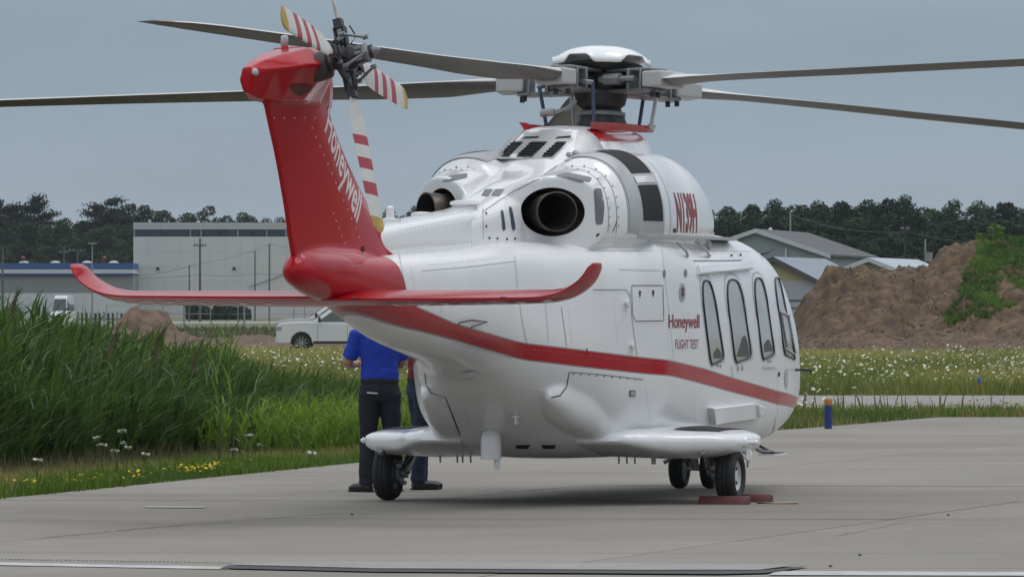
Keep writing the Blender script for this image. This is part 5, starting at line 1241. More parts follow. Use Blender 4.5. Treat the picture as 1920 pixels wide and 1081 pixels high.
# ================================================================ DIRT PILES (height fields)
def dirtpile(name, lab, x0, x1, y0, y1, hfun, nx, ny, m_, rough=.35, base=-.05):
    V = []; F = []
    for j in range(ny + 1):
        for i in range(nx + 1):
            x = x0 + (x1 - x0) * i / nx; y = y0 + (y1 - y0) * j / ny; h = hfun(x, y)
            if h > 0:
                p = Vector((x * .8, y * .5, 0)); q = Vector((x, y, 1.7))
                h += min(1, h) * (rough * (noise.noise(p * .9) + .55 * abs(noise.noise(p * 2.3)) + .35 * noise.noise(q * 2.1) + .25 * abs(noise.noise(q * 4.3)) - .25)) + min(.6, h) * (.16 * noise.noise(q * 5.1) + .10 * noise.noise(q * 9.7) - .12 * abs(noise.noise(q * 2.9)))
            V.append((x + (noise.noise(Vector((x, y, 5))) * .25 if h > 0 else 0), y, max(base, h)))
    for j in range(ny):
        for i in range(nx):
            k = j * (nx + 1) + i
            if max(V[k][2], V[k + 1][2], V[k + nx + 2][2], V[k + nx + 1][2]) > base: F.append((k, k + 1, k + nx + 2, k + nx + 1))
    o = mesh(name, V, F, m_, None, smooth=True); bm = bmesh.new(); bm.from_mesh(o.data); bmesh.ops.delete(bm, geom=[v for v in bm.verts if not v.link_faces], context='VERTS'); bm.to_mesh(o.data); bm.free()
    if lab: tag(o, lab, 'dirt mound')
    return o, V, nx, ny
M_pile = mat('dug_earth', (.032, .019, .009), .95, noise_scale=1.3, col2=(.155, .098, .050), detail=14, bump=1.0, bump_scale=2.2)
YR = 305.0
tx = [1478, 1495, 1515, 1545, 1580, 1600, 1650, 1700, 1738, 1775, 1800, 1830, 1870, 1930, 2000, 2100]
tyy = [620, 588, 548, 516, 503, 498, 503, 500, 488, 470, 459, 456, 453, 451, 452, 458]
def big(x, y):
    px = 960 + x / YR * FP; top = max(0, ZH(np.interp(px, tx, tyy), YR)) if px > 1470 else 0
    d = (y - YR); f = max(0, 1 - abs(d) / (30 if d < 0 else 22)) ** .85 if top > 0 else 0
    toe = .55 * max(0, 1 - abs(y - 262) / 26) if px > 1485 else 0
    return max(top * f, toe)
pile, PV, pnx, pny = dirtpile('dirt_mound', 'large brown dirt mound overgrown with green weeds on its right, beyond the meadow', 12.4, 29, 236, 330, big, 250, 270, M_pile, .62)
# weeds on the right flank of the mound
PA = np.array(PV).reshape(pny + 1, pnx + 1, 3)
def pile_z(x, y):
    i = np.clip(((x - 12.4) / (29 - 12.4) * pnx).astype(int), 0, pnx); j = np.clip(((y - 236) / (330 - 236) * pny).astype(int), 0, pny); return PA[j, i, 2]
n = 60000; x = rng.uniform(17.5, 26, n); y = rng.uniform(268, 312, n)
px = 960 + x / y * FP; z = pile_z(x, y); py = HZ - (z - EYE) / y * FP
bound = np.interp(py, [440, 470, 500, 540, 570, 610, 640], [1835, 1825, 1812, 1800, 1795, 1765, 1770])
gn = np.array([noise.noise(Vector((a * .55, b * .2, 4))) for a, b in zip(x, y)])
k = (px > bound + gn * 18) & (gn > -.42) & (px < 1960) & ((py < np.interp(px, [1760, 1800, 1850, 1900, 1960], [622, 606, 600, 575, 560])) ) & (z > .2)
k &= ~((px > 1868) & (py > 520) & (gn < .1))
x, y, z, gn = x[k], y[k], z[k], gn[k]; n = len(x)
Q = []; T = []
for r_ in range(2):
    Q.append(blades(np.stack([x, y, z - .05], 1), rng.uniform(.15, .42, n), rng.uniform(.04, .08, n), rng.uniform(.3, 1.1, n), rng.uniform(0, 6.28, n), 2, .3)); T.append(np.repeat(np.clip(.35 + gn * .8 + rng.normal(0, .2, n), 0, 1), 2))
tag(fastmesh('mound_weeds', np.concatenate(Q), 4, leafmat('mound_weed_leaf', (.035, .085, .010), (.14, .24, .030), .35), attr=np.concatenate(T)), 'green weeds covering the right flank of the dirt mound', None, None, 'stuff')
# darker scattered weeds and roots on the bare earth
n = 2600; cxs = rng.uniform(13.5, 27, 60); cys = rng.uniform(262, 304, 60); q = rng.integers(0, 60, n)
x = cxs[q] + rng.normal(0, .35, n); y = cys[q] + rng.normal(0, .9, n); z = pile_z(x, y); k = z > .25; x, y, z = x[k], y[k], z[k]; n = len(x)
tag(fastmesh('scattered_weeds', blades(np.stack([x, y, z - .05], 1), rng.uniform(.10, .30, n), rng.uniform(.04, .09, n), rng.uniform(.5, 1.4, n), rng.uniform(0, 6.28, n), 2, .5), 4, leafmat('dull_weed', (.018, .026, .010), (.06, .07, .025), .1), attr=np.repeat(rng.uniform(0, 1, n), 2)), 'dull scattered weeds on the bare side of the dirt mound', None, None, 'stuff')
# stones and clods lying on and round the mound
n = 1400; x = rng.uniform(12.8, 27, n); y = rng.uniform(244, 304, n); z = np.maximum(pile_z(x, y), -.02); r_ = rng.uniform(.03, .11, n) ** 1.0
th = rng.uniform(0, 6.28, n); V = []
for a_, b_ in ((0, 1.57), (1.57, 3.14), (3.14, 4.71), (4.71, 6.28)):
    V.append(np.stack([np.stack([x, y, z + r_ * .8], 1), np.stack([x + r_ * np.cos(th + a_), y + r_ * np.sin(th + a_), z - r_ * .2], 1), np.stack([x + r_ * np.cos(th + b_), y + r_ * np.sin(th + b_), z - r_ * .2], 1)], 1))
o = fastmesh('clods', np.concatenate(V).reshape(-1, 3), 3, M_pile); tag(o, 'loose clods of earth on the dirt mound', None, None, 'stuff')
# left mound and the low banks behind the reeds
YL = 280.0
lx = [205, 228, 240, 262, 285, 303, 320, 345, 380, 430, 480, 530, 640]
ly = [640, 612, 584, 578, 582, 590, 612, 626, 634, 632, 628, 634, 640]
def leftm(x, y):
    px = 960 + x / YL * FP; top = max(0, ZH(np.interp(px, lx, ly), YL)) * (1 if px < 650 else max(0, 1 - (px - 650) / 60)); top = top if px > 200 else 0
    return top * max(0, 1 - abs(y - YL) / (9 + 4 * top)) ** .8
dirtpile('dirt_mound', 'small pale dirt mound rising behind the reeds at the left', -18, -5.0, 262, 298, leftm, 130, 80, mat('pale_dug_earth', (.065, .040, .025), .95, noise_scale=1.6, col2=(.17, .115, .075), detail=10, bump=1.0, bump_scale=4), .55)
# ================================================================ PEOPLE
M_skin = mat('skin', (.42, .22, .15), .5); M_hair = mat('brown_hair', (.05, .03, .02), .7)
def zloft(rows, n=24):
    """rows: z, cx, cy, rx, ry -> stacked ellipses"""
    V = []; F = []
    Zs = np.linspace(rows[0][0], rows[-1][0], max(6, int(abs(rows[-1][0] - rows[0][0]) / .03))); K = np.array(rows, float)
    if K[0, 0] > K[-1, 0]: K = K[::-1]; Zs = Zs[::-1]
    for z in Zs:
        cx, cy, rx, ry = (float(pchip(K[:, 0], K[:, j], z)) for j in range(1, 5))
        for q in range(n):
            th = 2 * math.pi * q / n; V.append((cx + rx * math.cos(th), cy + ry * math.sin(th), z))
    m = len(Zs)
    for i in range(m - 1):
        for q in range(n): F.append((i * n + q, i * n + (q + 1) % n, (i + 1) * n + (q + 1) % n, (i + 1) * n + q))
    F.append(tuple(range(n))[::-1]); F.append(tuple(range((m - 1) * n, m * n))); return V, F
def tub(pts, rs, n=14):
    m = MB().tube(pts, rs, n); return m.V, m.F
def wrinkle(o, amp, sc):
    for v in o.data.vertices:
        p = v.co; k = noise.noise(Vector((p.x * sc, p.y * sc, p.z * sc * 1.7))) + .6 * noise.noise(Vector((p.x * sc * 2.3, p.y * sc * 2.3, p.z * sc * 4)))
        v.co = p + v.normal * k * amp
def person(loc, rz, label, shirt, trousers, shoe, arms, feet, belt=None, group=None):
    """local frame: faces +y, x to the person's right. arms/feet: joint positions per side"""
    e_ = empty('person', loc, rz); tag(e_, label, 'person', group)
    hip = .93
    legs = []
    for s_ in (-1, 1):
        kx, ky, ax_, ay = feet[s_]
        legs.append([(s_ * .095, 0, hip - .02), (s_ * .10 + (kx - s_ * .10) * 1, ky, .50), (ax_, ay, .09)])
    hd = 1.66
    # one continuous body
    P = [zloft([(.86, 0, 0, .15, .10), (.98, 0, 0, .155, .105), (1.15, 0, .0, .14, .10), (1.32, 0, .0, .165, .115), (1.42, 0, -.01, .17, .10), (1.47, 0, -.01, .10, .07), (1.51, 0, -.005, .055, .055), (1.58, 0, .01, .055, .058)]),
         zloft([(1.545, 0, .03, .04, .05), (1.58, 0, .025, .062, .078), (1.65, 0, .015, .075, .095), (1.72, 0, .008, .077, .098), (1.77, 0, .0, .062, .082), (1.80, 0, 0, .02, .03)])]
    P.append(tub([(0, .10, 1.665), (0, .125, 1.635), (0, .10, 1.62)], [.010, .016, .012]))
    for s_ in (-1, 1):
        P.append(tub([(s_ * .076, .0, 1.67), (s_ * .084, -.005, 1.65), (s_ * .078, 0, 1.63)], [.008, .013, .008]))
        sh, el, wr, hn = arms[s_]
        P.append(tub([(s_ * .12, -.01, 1.40), sh, el], [.055, .056, .042])); P.append(tub([el, Vector(el).lerp(Vector(wr), .3), wr], [.042, .040, .027]))
        wr_, hn_ = Vector(wr), Vector(hn); d_ = (hn_ - wr_).normalized(); sd = d_.cross(Vector((0, 0, 1))); sd = sd.normalized() if sd.length > .1 else Vector((1, 0, 0))
        P.append(tub([wr_, wr_ + d_ * .05, wr_ + d_ * .09], [.026, .036, .034]))
        for f in range(4):
            b0 = wr_ + d_ * .085 + sd * (f - 1.5) * .019; ln = (.065, .075, .07, .055)[f]
            P.append(tub([b0, b0 + d_ * ln * .5 - Vector((0, 0, .006)), b0 + d_ * ln * .85 - Vector((0, 0, .03))], [.0095, .009, .007], 8))
        b0 = wr_ + d_ * .03 + sd * s_ * .03; P.append(tub([b0, b0 + d_ * .03 + sd * s_ * .022, b0 + d_ * .06 + sd * s_ * .024], [.012, .011, .008], 8))
        P.append(tub(legs[(s_ + 1) // 2], [.085, .058, .042]))
        ax_, ay = feet[s_][2:]; P.append(tub([(ax_, ay - .03, .06), (ax_, ay + .10, .04)], [.035, .03]))
    b = remesh('body', P, .0095, M_skin, 3, parent=e_)
    # hair, face
    V, F = zloft([(1.60, 0, -.035, .068, .062), (1.66, 0, -.022, .082, .082), (1.72, 0, -.006, .084, .10), (1.77, 0, -.004, .073, .092), (1.815, 0, -.002, .03, .04)]); mesh('hair', V, F, M_hair, e_, smooth=True)
    for s_ in (-1, 1): MB().lathe([(.011, 0), (.008, .006)], (s_ * .03, .096, 1.675), Matrix.Rotation(R(-90), 3, 'X'), n=10).build('eye', M_void, e_)
    MB().tube([(-.022, .098, 1.60), (0, .104, 1.598), (.022, .098, 1.60)], .005, n=6).build('mouth', mat('lip', (.25, .09, .07), .5) if 'lip' not in bpy.data.materials else bpy.data.materials['lip'], e_)
    # shirt with sleeves to the elbow
    S_ = [zloft([(.985, 0, 0, .170, .122), (1.02, 0, 0, .172, .122), (1.12, 0, .0, .165, .118), (1.30, 0, .0, .188, .132), (1.41, 0, -.01, .185, .115), (1.46, 0, -.01, .115, .08), (1.495, 0, -.005, .07, .066)])]
    for s_ in (-1, 1):
        sh, el, wr, hn = arms[s_]; e2 = Vector(sh).lerp(Vector(el), .82); S_.append(tub([(s_ * .11, -.01, 1.40), sh, e2], [.075, .074, .068]))
    so = remesh('polo_shirt', S_, .012, shirt, 4, parent=e_); wrinkle(so, .006, 9)
    T_ = [zloft([(.80, 0, 0, .17, .115), (.90, 0, -.005, .180, .130), (.96, 0, 0, .168, .122), (.99, 0, 0, .160, .116)])]
    for L in legs:
        (x0, y0, z0), (x1, y1, z1), (x2, y2, z2) = L
        T_.append(tub([(x0, y0 - .01, .88), (x0 * .95 + x1 * .05, y0, .76), (x1, y1, z1), (x2 * .9 + x1 * .1, y2 * .9 + y1 * .1, .24), (x2, y2, .07)], [.100, .096, .078, .070, .068]))
    to = remesh('trousers', T_, .012, trousers, 3, parent=e_); wrinkle(to, .006, 8)
    MB().lathe([(1, -.018), (1.01, -.01), (1.01, .012), (1, .018)], (0, 0, 0), n=28, cap=False).build('belt', M_black, e_)
    bl = [c for c in e_.children if c.name.startswith('belt')][0]; bl.scale = (.172, .126, .8); bl.location = (0, 0, .985)
    for s_ in (-1, 1):
        kx, ky, ax_, ay = feet[s_]; yaw = feet.get('yaw%d' % s_, 0)
        dv = Vector((math.sin(yaw), math.cos(yaw), 0)); c0 = Vector((ax_, ay, 0))
        S2 = [tub([c0 - dv * .055 + Vector((0, 0, .035)), c0 + dv * .03 + Vector((0, 0, .04)), c0 + dv * .14 + Vector((0, 0, .035)), c0 + dv * .20 + Vector((0, 0, .028))], [.038, .045, .042, .026]), tub([c0 + Vector((0, 0, .05)), c0 + Vector((0, 0, .12))], [.045, .045])]
        o = remesh('shoe', S2, .009, shoe, 3, parent=e_)
        for v in o.data.vertices: v.co.z = max(v.co.z, .004)
        mb = MB().tube([c0 - dv * .06 + Vector((0, 0, .012)), c0 + dv * .19 + Vector((0, 0, .012))], [.038, .036], n=12)
        so_ = mb.build('sole', M_black, o); 
        for v in so_.data.vertices: v.co.z = min(max(v.co.z, .001), .018)
    return e_
M_blueshirt = mat('royal_blue_cotton', (.010, .045, .42), .8, noise_amt=.12, noise_scale=12)
M_redshirt = mat('dark_red_cotton', (.17, .012, .02), .8, noise_amt=.12, noise_scale=12)
M_navy = mat('navy_trouser_cloth', (.008, .011, .022), .8, noise_amt=.2, noise_scale=10)
M_jeans = mat('dark_blue_denim', (.016, .028, .06), .85, noise_amt=.3, noise_scale=14)
M_shoe = mat('black_leather', (.012, .012, .012), .4)
D = 58.6
p1 = person((W(712, D), D, 0), R(6), 'person in a bright blue polo shirt and navy trousers, seen from behind', M_blueshirt, M_navy, M_shoe,
    {-1: ((-.20, 0, 1.39), (-.285, .03, 1.13), (-.20, .26, 1.12), (-.16, .36, 1.14)), 1: ((.19, 0, 1.39), (.20, .09, 1.13), (.12, .30, 1.12), (.07, .37, 1.14))},
    {-1: (-.10, .01, -.12, -.02), 1: (.11, .02, .13, .0), 'yaw-1': R(-42), 'yaw1': R(20)})
mesh('pocket_edge', [(-.125, -.131, .875), (-.03, -.137, .868), (-.03, -.138, .880), (-.125, -.132, .888)], [(0, 1, 2, 3)], mat('white_card', (.7, .7, .7), .6), p1)
D = 59.4
p2 = person((W(790, D), D, 0), R(-75), 'person in a dark red shirt and blue jeans, mostly hidden behind the fuselage', M_redshirt, M_jeans, M_shoe,
    {-1: ((-.20, 0, 1.39), (-.27, -.03, 1.12), (-.22, .20, 1.02), (-.20, .30, 1.02)), 1: ((.20, 0, 1.39), (.27, -.04, 1.12), (.24, .16, .98), (.22, .26, .98))},
    {-1: (-.10, .03, -.11, .02), 1: (.10, -.02, .12, -.06), 'yaw-1': R(4), 'yaw1': R(-4)})

# ================================================================ VEHICLES
M_carwhite = mat('white_car_paint', (.66, .67, .68), .25, coat=.5); M_carglass = mat('car_glass', (.03, .045, .05), .05, coat=.5); M_carblack = mat('black_plastic', (.015, .015, .016), .5)
M_alloy = mat('alloy_wheel', (.35, .36, .37), .3, metal=.6); M_lampglass = mat('headlamp', (.30, .32, .33), .15)
def arc(cx, r, z0, n=8, flip=False):
    p = [(cx - r * math.cos(math.pi * k / n), z0 + r * math.sin(math.pi * k / n)) for k in range(n + 1)]; return p[::-1] if flip else p
def vehicle(name, loc, rz, lab, cat, cab, length, hood, wheels, group=None, bed=True, wid=1.9):
    """side profile in (u, z): u runs backwards from the nose"""
    e_ = empty(name, loc, rz); tag(e_, lab, cat, group)
    r = .42
    prof = [(0.06, .36)] + [(wheels[0] - r - .02, .36)] + arc(wheels[0], r, .40) + [(wheels[0] + r + .02, .36), (wheels[1] - r - .02, .36)] + arc(wheels[1], r, .40) + [(wheels[1] + r + .02, .36), (length - .04, .40), (length, .62), (length - .03, 1.10 if bed else 1.0)] + \
           [(cab[-1][0], cab[-1][1])] + [(cab[0][0], cab[0][1]), (hood[0], hood[1]), (.45, hood[2] + .03), (.10, hood[2] - .03), (.0, hood[2] - .16), (0, .55)]
    b = MB().prism(prof, 'y', -wid / 2, wid / 2).build('body', M_carwhite, e_); bevel(b, .05, 3, 25)
    for s_ in (-1, 1): MB().box(((wheels[0] + wheels[1]) / 2, s_ * (wid / 2 - .01), .40), (wheels[1] - wheels[0] - .95, .06, .10)).build('sill', M_carblack, e_)
    cp = cab
    c = MB(); n = len(cp); V = [(u, -wid / 2 + .07 + (.14 if z > 1.4 else 0), z) for u, z in cp] + [(u, wid / 2 - .07 - (.14 if z > 1.4 else 0), z) for u, z in cp]
    c.add(V, [tuple(range(n))[::-1], tuple(range(n, 2 * n))] + [(i, (i + 1) % n, n + (i + 1) % n, n + i) for i in range(n)]); cb = c.build('cab', M_carwhite, e_); bevel(cb, .05, 3, 25)
    # glass
    for s_ in (-1, 1):
        yb, yt = s_ * (wid / 2 - .062), s_ * (wid / 2 - .195)
        u0, u1, u2, u3 = cp[0][0], cp[1][0], cp[-2][0], cp[-1][0]; zb, zt = cp[0][1] + .05, cp[1][1] - .08
        split = (u0 + u3) / 2 + .1
        for a0, a1, b0, b1 in ((u0 + .28, split - .05, u1 + .12, split - .05), (split + .05, u3 - .22, split + .05, u2 - .12)):
            V = [(a0, yb * 1.006, zb), (a1, yb * 1.006, zb), (b1, yt * 1.012, zt), (b0, yt * 1.012, zt)]; mesh('side_window', V, [(0, 1, 2, 3)], M_carglass, e_)
        MB().box((u0 + .32, s_ * (wid / 2 + .10), cp[0][1] + .12), (.10, .16, .20)).build('wing_mirror', M_carblack if s_ < 0 else M_carwhite, e_)
        MB().box((.10, s_ * (wid / 2 - .14), hood[2] - .22), (.24, .30, .15)).build('headlight', M_lampglass, e_)
        MB().box(((u0 + u3) / 2 + .0, s_ * (wid / 2 + .004), .80), (.20, .02, .03)).build('door_handle', M_carwhite, e_)
        for u in (u0 + .25, split, u3 - .1): MB().box((u, s_ * (wid / 2 + .002), .72), (.012, .006, .62)).build('door_gap', M_carblack, e_)
    V = [(cp[0][0] + .02, -wid / 2 + .14, cp[0][1] + .03), (cp[0][0] + .02, wid / 2 - .14, cp[0][1] + .03), (cp[1][0] - .04, wid / 2 - .26, cp[1][1] - .03), (cp[1][0] - .04, -wid / 2 + .26, cp[1][1] - .03)]
    mesh('windscreen', [(u - .035, y, z + .02) for u, y, z in V], [(0, 1, 2, 3)], M_carglass, e_)
    MB().box((.0, 0, .80), (.07, wid * .66, .32)).build('grille', M_carblack, e_); MB().box((.03, 0, .48), (.14, wid * .96, .16)).build('bumper', M_carwhite, e_)
    MB().box((-.01, -wid * .2, .58), (.05, .3, .05)).box((-.01, wid * .2, .58), (.05, .3, .05)).build('bumper_trim', M_chrome, e_)
    for u in wheels:
        for s_ in (-1, 1):
            wt = empty('wheel', (u, s_ * (wid / 2 - .13), .385), 0, e_); M = Matrix.Rotation(R(90), 3, 'X')
            MB().lathe([(.26, -.11), (.36, -.11), (.385, -.07), (.385, .07), (.36, .11), (.26, .11)], (0, 0, 0), M, n=28).build('tyre', M_black, wt, smooth=True, angle=40)
            rim = MB().lathe([(.25, -.115), (.26, -.10), (.24, -.09)], (0, 0, 0), M, n=28, cap=False)
            for k in range(10):
                a = k * math.pi / 5; rim.box((.13 * math.cos(a), -s_ * -.112, .13 * math.sin(a)), (.24, .02, .035), Matrix.Rotation(-a, 3, 'Y'))
            rim.lathe([(.06, -.125), (.06, .125)], (0, 0, 0), M, n=12); rim.build('rim', M_alloy, wt, angle=40)
    return e_
CAB = [(1.40, 1.18), (2.15, 1.74), (2.45, 1.84), (3.65, 1.83), (3.9, 1.70), (4.05, 1.14)]
D = 262.0
vehicle('pickup_truck', (W(519, D), D, 0), 0, 'white pickup truck facing left, partly hidden behind the tail boom and the blue-shirted person', 'pickup truck', CAB, 5.7, (1.35, 1.22, 1.16), (1.0, 4.6))
D = 267.5
vehicle('pickup_truck', (W(522, D), D, .05), R(-3), 'second white pickup truck parked close behind the first, only bonnet and screen edge showing', 'pickup truck', [(u - .1, z + .1) for u, z in CAB], 5.7, (1.3, 1.30, 1.24), (1.0, 4.6))
CAR = [(1.1, .92), (1.75, 1.40), (2.1, 1.47), (3.1, 1.45), (3.9, 1.0)]
D = 480
vehicle('van', (W(108, D), D, .5), R(82), 'white van seen end-on just over the reeds at the far left', 'van', [(.8, 1.35), (1.5, 2.35), (1.9, 2.62), (4.9, 2.62), (5.05, 1.35)], 5.2, (.8, 1.32, 1.1), (.95, 4.2), bed=False, wid=1.8).scale = (.68, .68, .88)

# ================================================================ BUILDINGS
def bmat(name, col, **k): return mat(name, col, .75, **k)
M_bgrey = bmat('grey_wall_cladding', (.56, .56, .55), noise_amt=.05, noise_scale=.15); M_bwhite = bmat('white_wall_cladding', (.52, .54, .56), noise_amt=.05, noise_scale=.3)
M_bblue = bmat('blue_metal_roof', (.035, .11, .26)); M_bnavy = bmat('navy_trim', (.015, .05, .17)); M_bandglass = mat('dark_blue_glazing', (.012, .030, .055), .15, coat=.3, noise_amt=.4, noise_scale=.2)
M_pano = bmat('pale_mullion', (.30, .33, .36)); M_droof = bmat('dark_shingle_roof', (.075, .08, .085), noise_amt=.12, noise_scale=2); M_lroof = bmat('pale_metal_roof', (.36, .42, .47), noise_amt=.06, noise_scale=.4); M_groof = bmat('blue_grey_metal_roof', (.22, .26, .30))
M_yellow2 = bmat('pale_yellow_gable', (.34, .32, .17)); M_beige = bmat('beige_gable', (.26, .25, .20)); M_bluew = bmat('blue_gable', (.05, .14, .26)); M_sage = bmat('grey_green_wall', (.24, .275, .285), noise_amt=.04, noise_scale=.5)
def bxp(name, x0, x1, y0, y1, z0, z1, m_, parent): return MB().box(((x0 + x1) / 2, (y0 + y1) / 2, (z0 + z1) / 2), (x1 - x0, y1 - y0, z1 - z0)).build(name, m_, parent)
D = 700.0
x0, x1 = W(250, D), W(652, D); e_ = empty('hangar', (0, 0, 0)); tag(e_, 'big grey flat-roofed hangar with a dark glazed band under its roof, behind the tail', 'hangar')
zt, z1_, z0_ = ZH(417, D), ZH(430, D), ZH(443.5, D)
bxp('wall', x0, x1, D, D + 45, 0, z0_, M_bgrey, e_); bxp('parapet', x0, x1, D - .15, D + 45, z1_, zt, bmat('parapet_grey', (.42, .43, .43)), e_)
bxp('roof', x0 + .1, x1 - .1, D + .3, D + 44, z0_, z1_ , M_bnavy, e_)
cuts = [252, 302, 357, 377, 412, 446, 474, 500, 536, 575, 615, 650]
for a, b in zip(cuts[:-1], cuts[1:]): bxp('window_pane', W(a, D) + .06, W(b, D) - .06, D + .10, D + .16, z0_ + .02, z1_ - .02, M_bandglass, e_)
for a in (252, 357, 377, 446, 500, 536, 650): bxp('mullion', W(a, D) - .06, W(a, D) + .06, D - .03, D + .12, z0_ + .01, z1_ - .01, M_pano, e_)
for k in range(1, 14):
    xx = x0 + (x1 - x0) * k / 14; bxp('wall_joint', xx - .03, xx + .03, D - .02, D + .01, .2, z0_ - .1, bmat('joint_grey', (.50, .50, .50)) if 'joint_grey' not in bpy.data.materials else bpy.data.materials['joint_grey'], e_)
for k in range(1, 6): zz = z0_ * k / 6; bxp('wall_joint', x0 + .1, x1 - .1, D - .016, D + .01, zz - .025, zz + .025, bpy.data.materials['joint_grey'], e_)
for px in (296, 439): MB().lathe([(.15, 0), (.18, .2), (.05, .3)], (W(px, D), D - .05, ZH(503, D)), Matrix.Rotation(R(90), 3, 'X'), n=10).build('wall_lamp', M_dark, e_)
bxp('roof_vent', W(277, D), W(280, D), D + 3, D + 3.4, zt, zt + .35, M_pano, e_)
def gable(lab, pxl, pxr, D, y_eave, y_apex, yaw, L, mwall, mroof, mg=None, over=.35, name='building', cat='building', door=None, z_lower=None):
    """gable end faces the camera; L metres deep; yaw turns the far end to the right"""
    e_ = empty(name, (W((pxl + pxr) / 2, D), D, 0), -yaw); tag(e_, lab, cat)
    hw = W(pxr, D) / 2 - W(pxl, D) / 2; ze, za = ZH(y_eave, D), ZH(y_apex, D)
    zl = z_lower if z_lower else ze
    MB().prism([(-hw, 0), (hw, 0), (hw, ze), (-hw, ze)], 'y', 0, L).build('wall', mwall, e_)
    MB().prism([(-hw, ze + .003), (hw, ze + .003), (0, za)], 'y', 0, L).build('gable_wall', mg or mwall, e_)
    sl = (za - ze) / hw
    for s_ in (-1, 1):
        V = []
        for y in (-over, L + over):
            for u, z in ((0, za + .02), (s_ * (hw + over), ze + .02 - sl * over)):
                V += [(u, y, z), (u, y, z + .14)]
        mesh('roof_slope', V, [(0, 2, 3, 1), (4, 5, 7, 6), (1, 3, 7, 5), (0, 4, 6, 2), (2, 6, 7, 3), (0, 1, 5, 4)], mroof, e_)
        V = []
        for y in (-over - .03, -over + .01):
            for u, z in ((0, za + .0), (s_ * (hw + over + .02), ze - .0 - sl * over)): V += [(u, y, z - .12), (u, y, z + .17)]
        mesh('verge_board', V, [(0, 1, 3, 2), (4, 6, 7, 5), (1, 5, 7, 3), (0, 2, 6, 4)], M_bwhite if mroof is not M_groof else M_droof, e_)
    n_ = int(2 * hw / .9)
    for k in range(1, n_): bxp('wall_joint', -hw + 2 * hw * k / n_ - .012, -hw + 2 * hw * k / n_ + .012, -.015, .01, .1, ze, bpy.data.materials['joint_grey'], e_)
    if door:
        for z in door: bxp('door_panel_gap', -hw + .2, hw - .2, -.04, -.02, z - .04, z + .04, M_droof, e_)
    return e_
g1 = gable('large grey building with a dark shingle roof, behind the cockpit', 1286, 1550, 450, 478, 433, R(12), 21, M_sage, M_droof)
MB().lathe([(.001, -.15), (.10, -.11), (.15, 0), (.10, .11), (.001, .15)], (.2, 4.5, 7.25), n=14, cap=False).build('round_vent_cap', M_whiteprint, g1, smooth=True)
bxp('wall_duct', 2.0, 2.12, -.15, -.02, 3.5, 5.9, M_bwhite, g1); bxp('wall_duct', 3.2, 4.2, -.25, -.02, 4.4, 4.8, M_droof, g1)
g2 = gable('small building with a yellow gable, blue-grey roof and white lower wall', 1372, 1530, 385, 526, 486, R(14), 15, bmat('pale_blue_grey_door', (.36, .39, .42)), M_groof, M_yellow2, door=(ZH(563, 385), ZH(577, 385)))
g3 = gable('low building with a beige gable and pale metal roof, behind the dirt mound', 1584, 1676, 430, 505, 487, R(14), 17, M_beige, M_lroof)
g4 = gable('small white-roofed shed with a blue gable, behind the dirt mound', 1640, 1694, 700, 486, 467, R(-38), 7, M_bluew, M_lroof)
D = 640
g5 = gable('pale grey gabled shed in front of the big hangar, behind the tail fin', 466, 640, 640, 535, 505, R(2), 20, M_bgrey, M_droof, over=.1)
# long low building with the blue roof
D = 690.0; e_ = empty('warehouse', (0, 0, 0)); tag(e_, 'long low warehouse with a blue roof and white fascia, at the far left', 'warehouse')
x0, x1 = W(-90, D), W(249, D)
bxp('wall', x0, x1, D, D + 30, ZH(549, D), ZH(516.5, D), bmat('mid_grey_wall', (.21, .22, .23)), e_); bxp('base_wall', x0, x1, D - .1, D + 30, 0, ZH(549, D) - .01, M_bwhite, e_)
bxp('trim', x0 - .2, x1, D - .35, D + 30, ZH(516, D), ZH(512.5, D), M_bnavy, e_); bxp('fascia', x0 - .1, x1, D - .2, D + 30, ZH(512.3, D), ZH(505, D), M_bwhite, e_); bxp('roof', x0, x1, D + .4, D + 29, ZH(504.8, D), ZH(493, D), M_bblue, e_)
for k in range(60): xx = x0 + (x1 - x0) * (k + .5) / 60; bxp('roof_rib', xx - .03, xx + .03, D + .32, D + .42, ZH(504.5, D), ZH(493.5, D), M_bnavy, e_)
for px in (41, 100, 160, 210): MB().lathe([(.55, 0), (.5, .12), (.3, .22), (.01, .26)], (W(px, D), D + 3, ZH(493, D)), n=14).build('skylight', M_bwhite, e_, smooth=True)
for px in (40, 193): MB().tube([(W(px, D), D + 2.5, ZH(493, D)), (W(px, D), D + 2.5, ZH(486, D))], .03, n=6).lathe([(.01, -.22), (.18, -.12), (.22, 0), (.18, .12), (.01, .22)], (W(px, D), D + 2.5, ZH(483, D)), n=12, cap=False).build('obstruction_ball', mat('dull_orange', (.25, .07, .03), .7) if 'dull_orange' not in bpy.data.materials else bpy.data.materials['dull_orange'], e_, smooth=True)
# ---------------------------------------------------------------- poles, lamps, wires
M_wood = mat('weathered_pole_wood', (.10, .10, .105), .9); M_poleblack = mat('black_steel_pole', (.02, .02, .022), .6); M_steel = mat('galvanised_steel', (.26, .27, .28), .5, metal=.4)
def pole(px, ytop, D, r, lab, arms=(), m_=None, name='utility_pole', cat='utility pole', grp='poles in front of the hangar'):
    e_ = empty(name, (W(px, D), D, 0)); tag(e_, lab, cat, grp); h = ZH(ytop, D)
    MB().tube([(0, 0, 0), (.0, 0, h)], [r, r * .7], n=10).build('pole', m_ or M_wood, e_, smooth=True, angle=50)
    for (y, half) in arms:
        z = ZH(y, D); mb = MB().box((0, -r - .03, z), (2 * half, .08, .12)); mb.build('cross_arm', m_ or M_wood, e_)
        for s_ in (-1, -.5, .5, 1): MB().lathe([(.04, 0), (.05, .05), (.02, .16)], (s_ * half * .9, -r - .03, z + .06), n=8).build('insulator', M_steel, e_)
    return e_
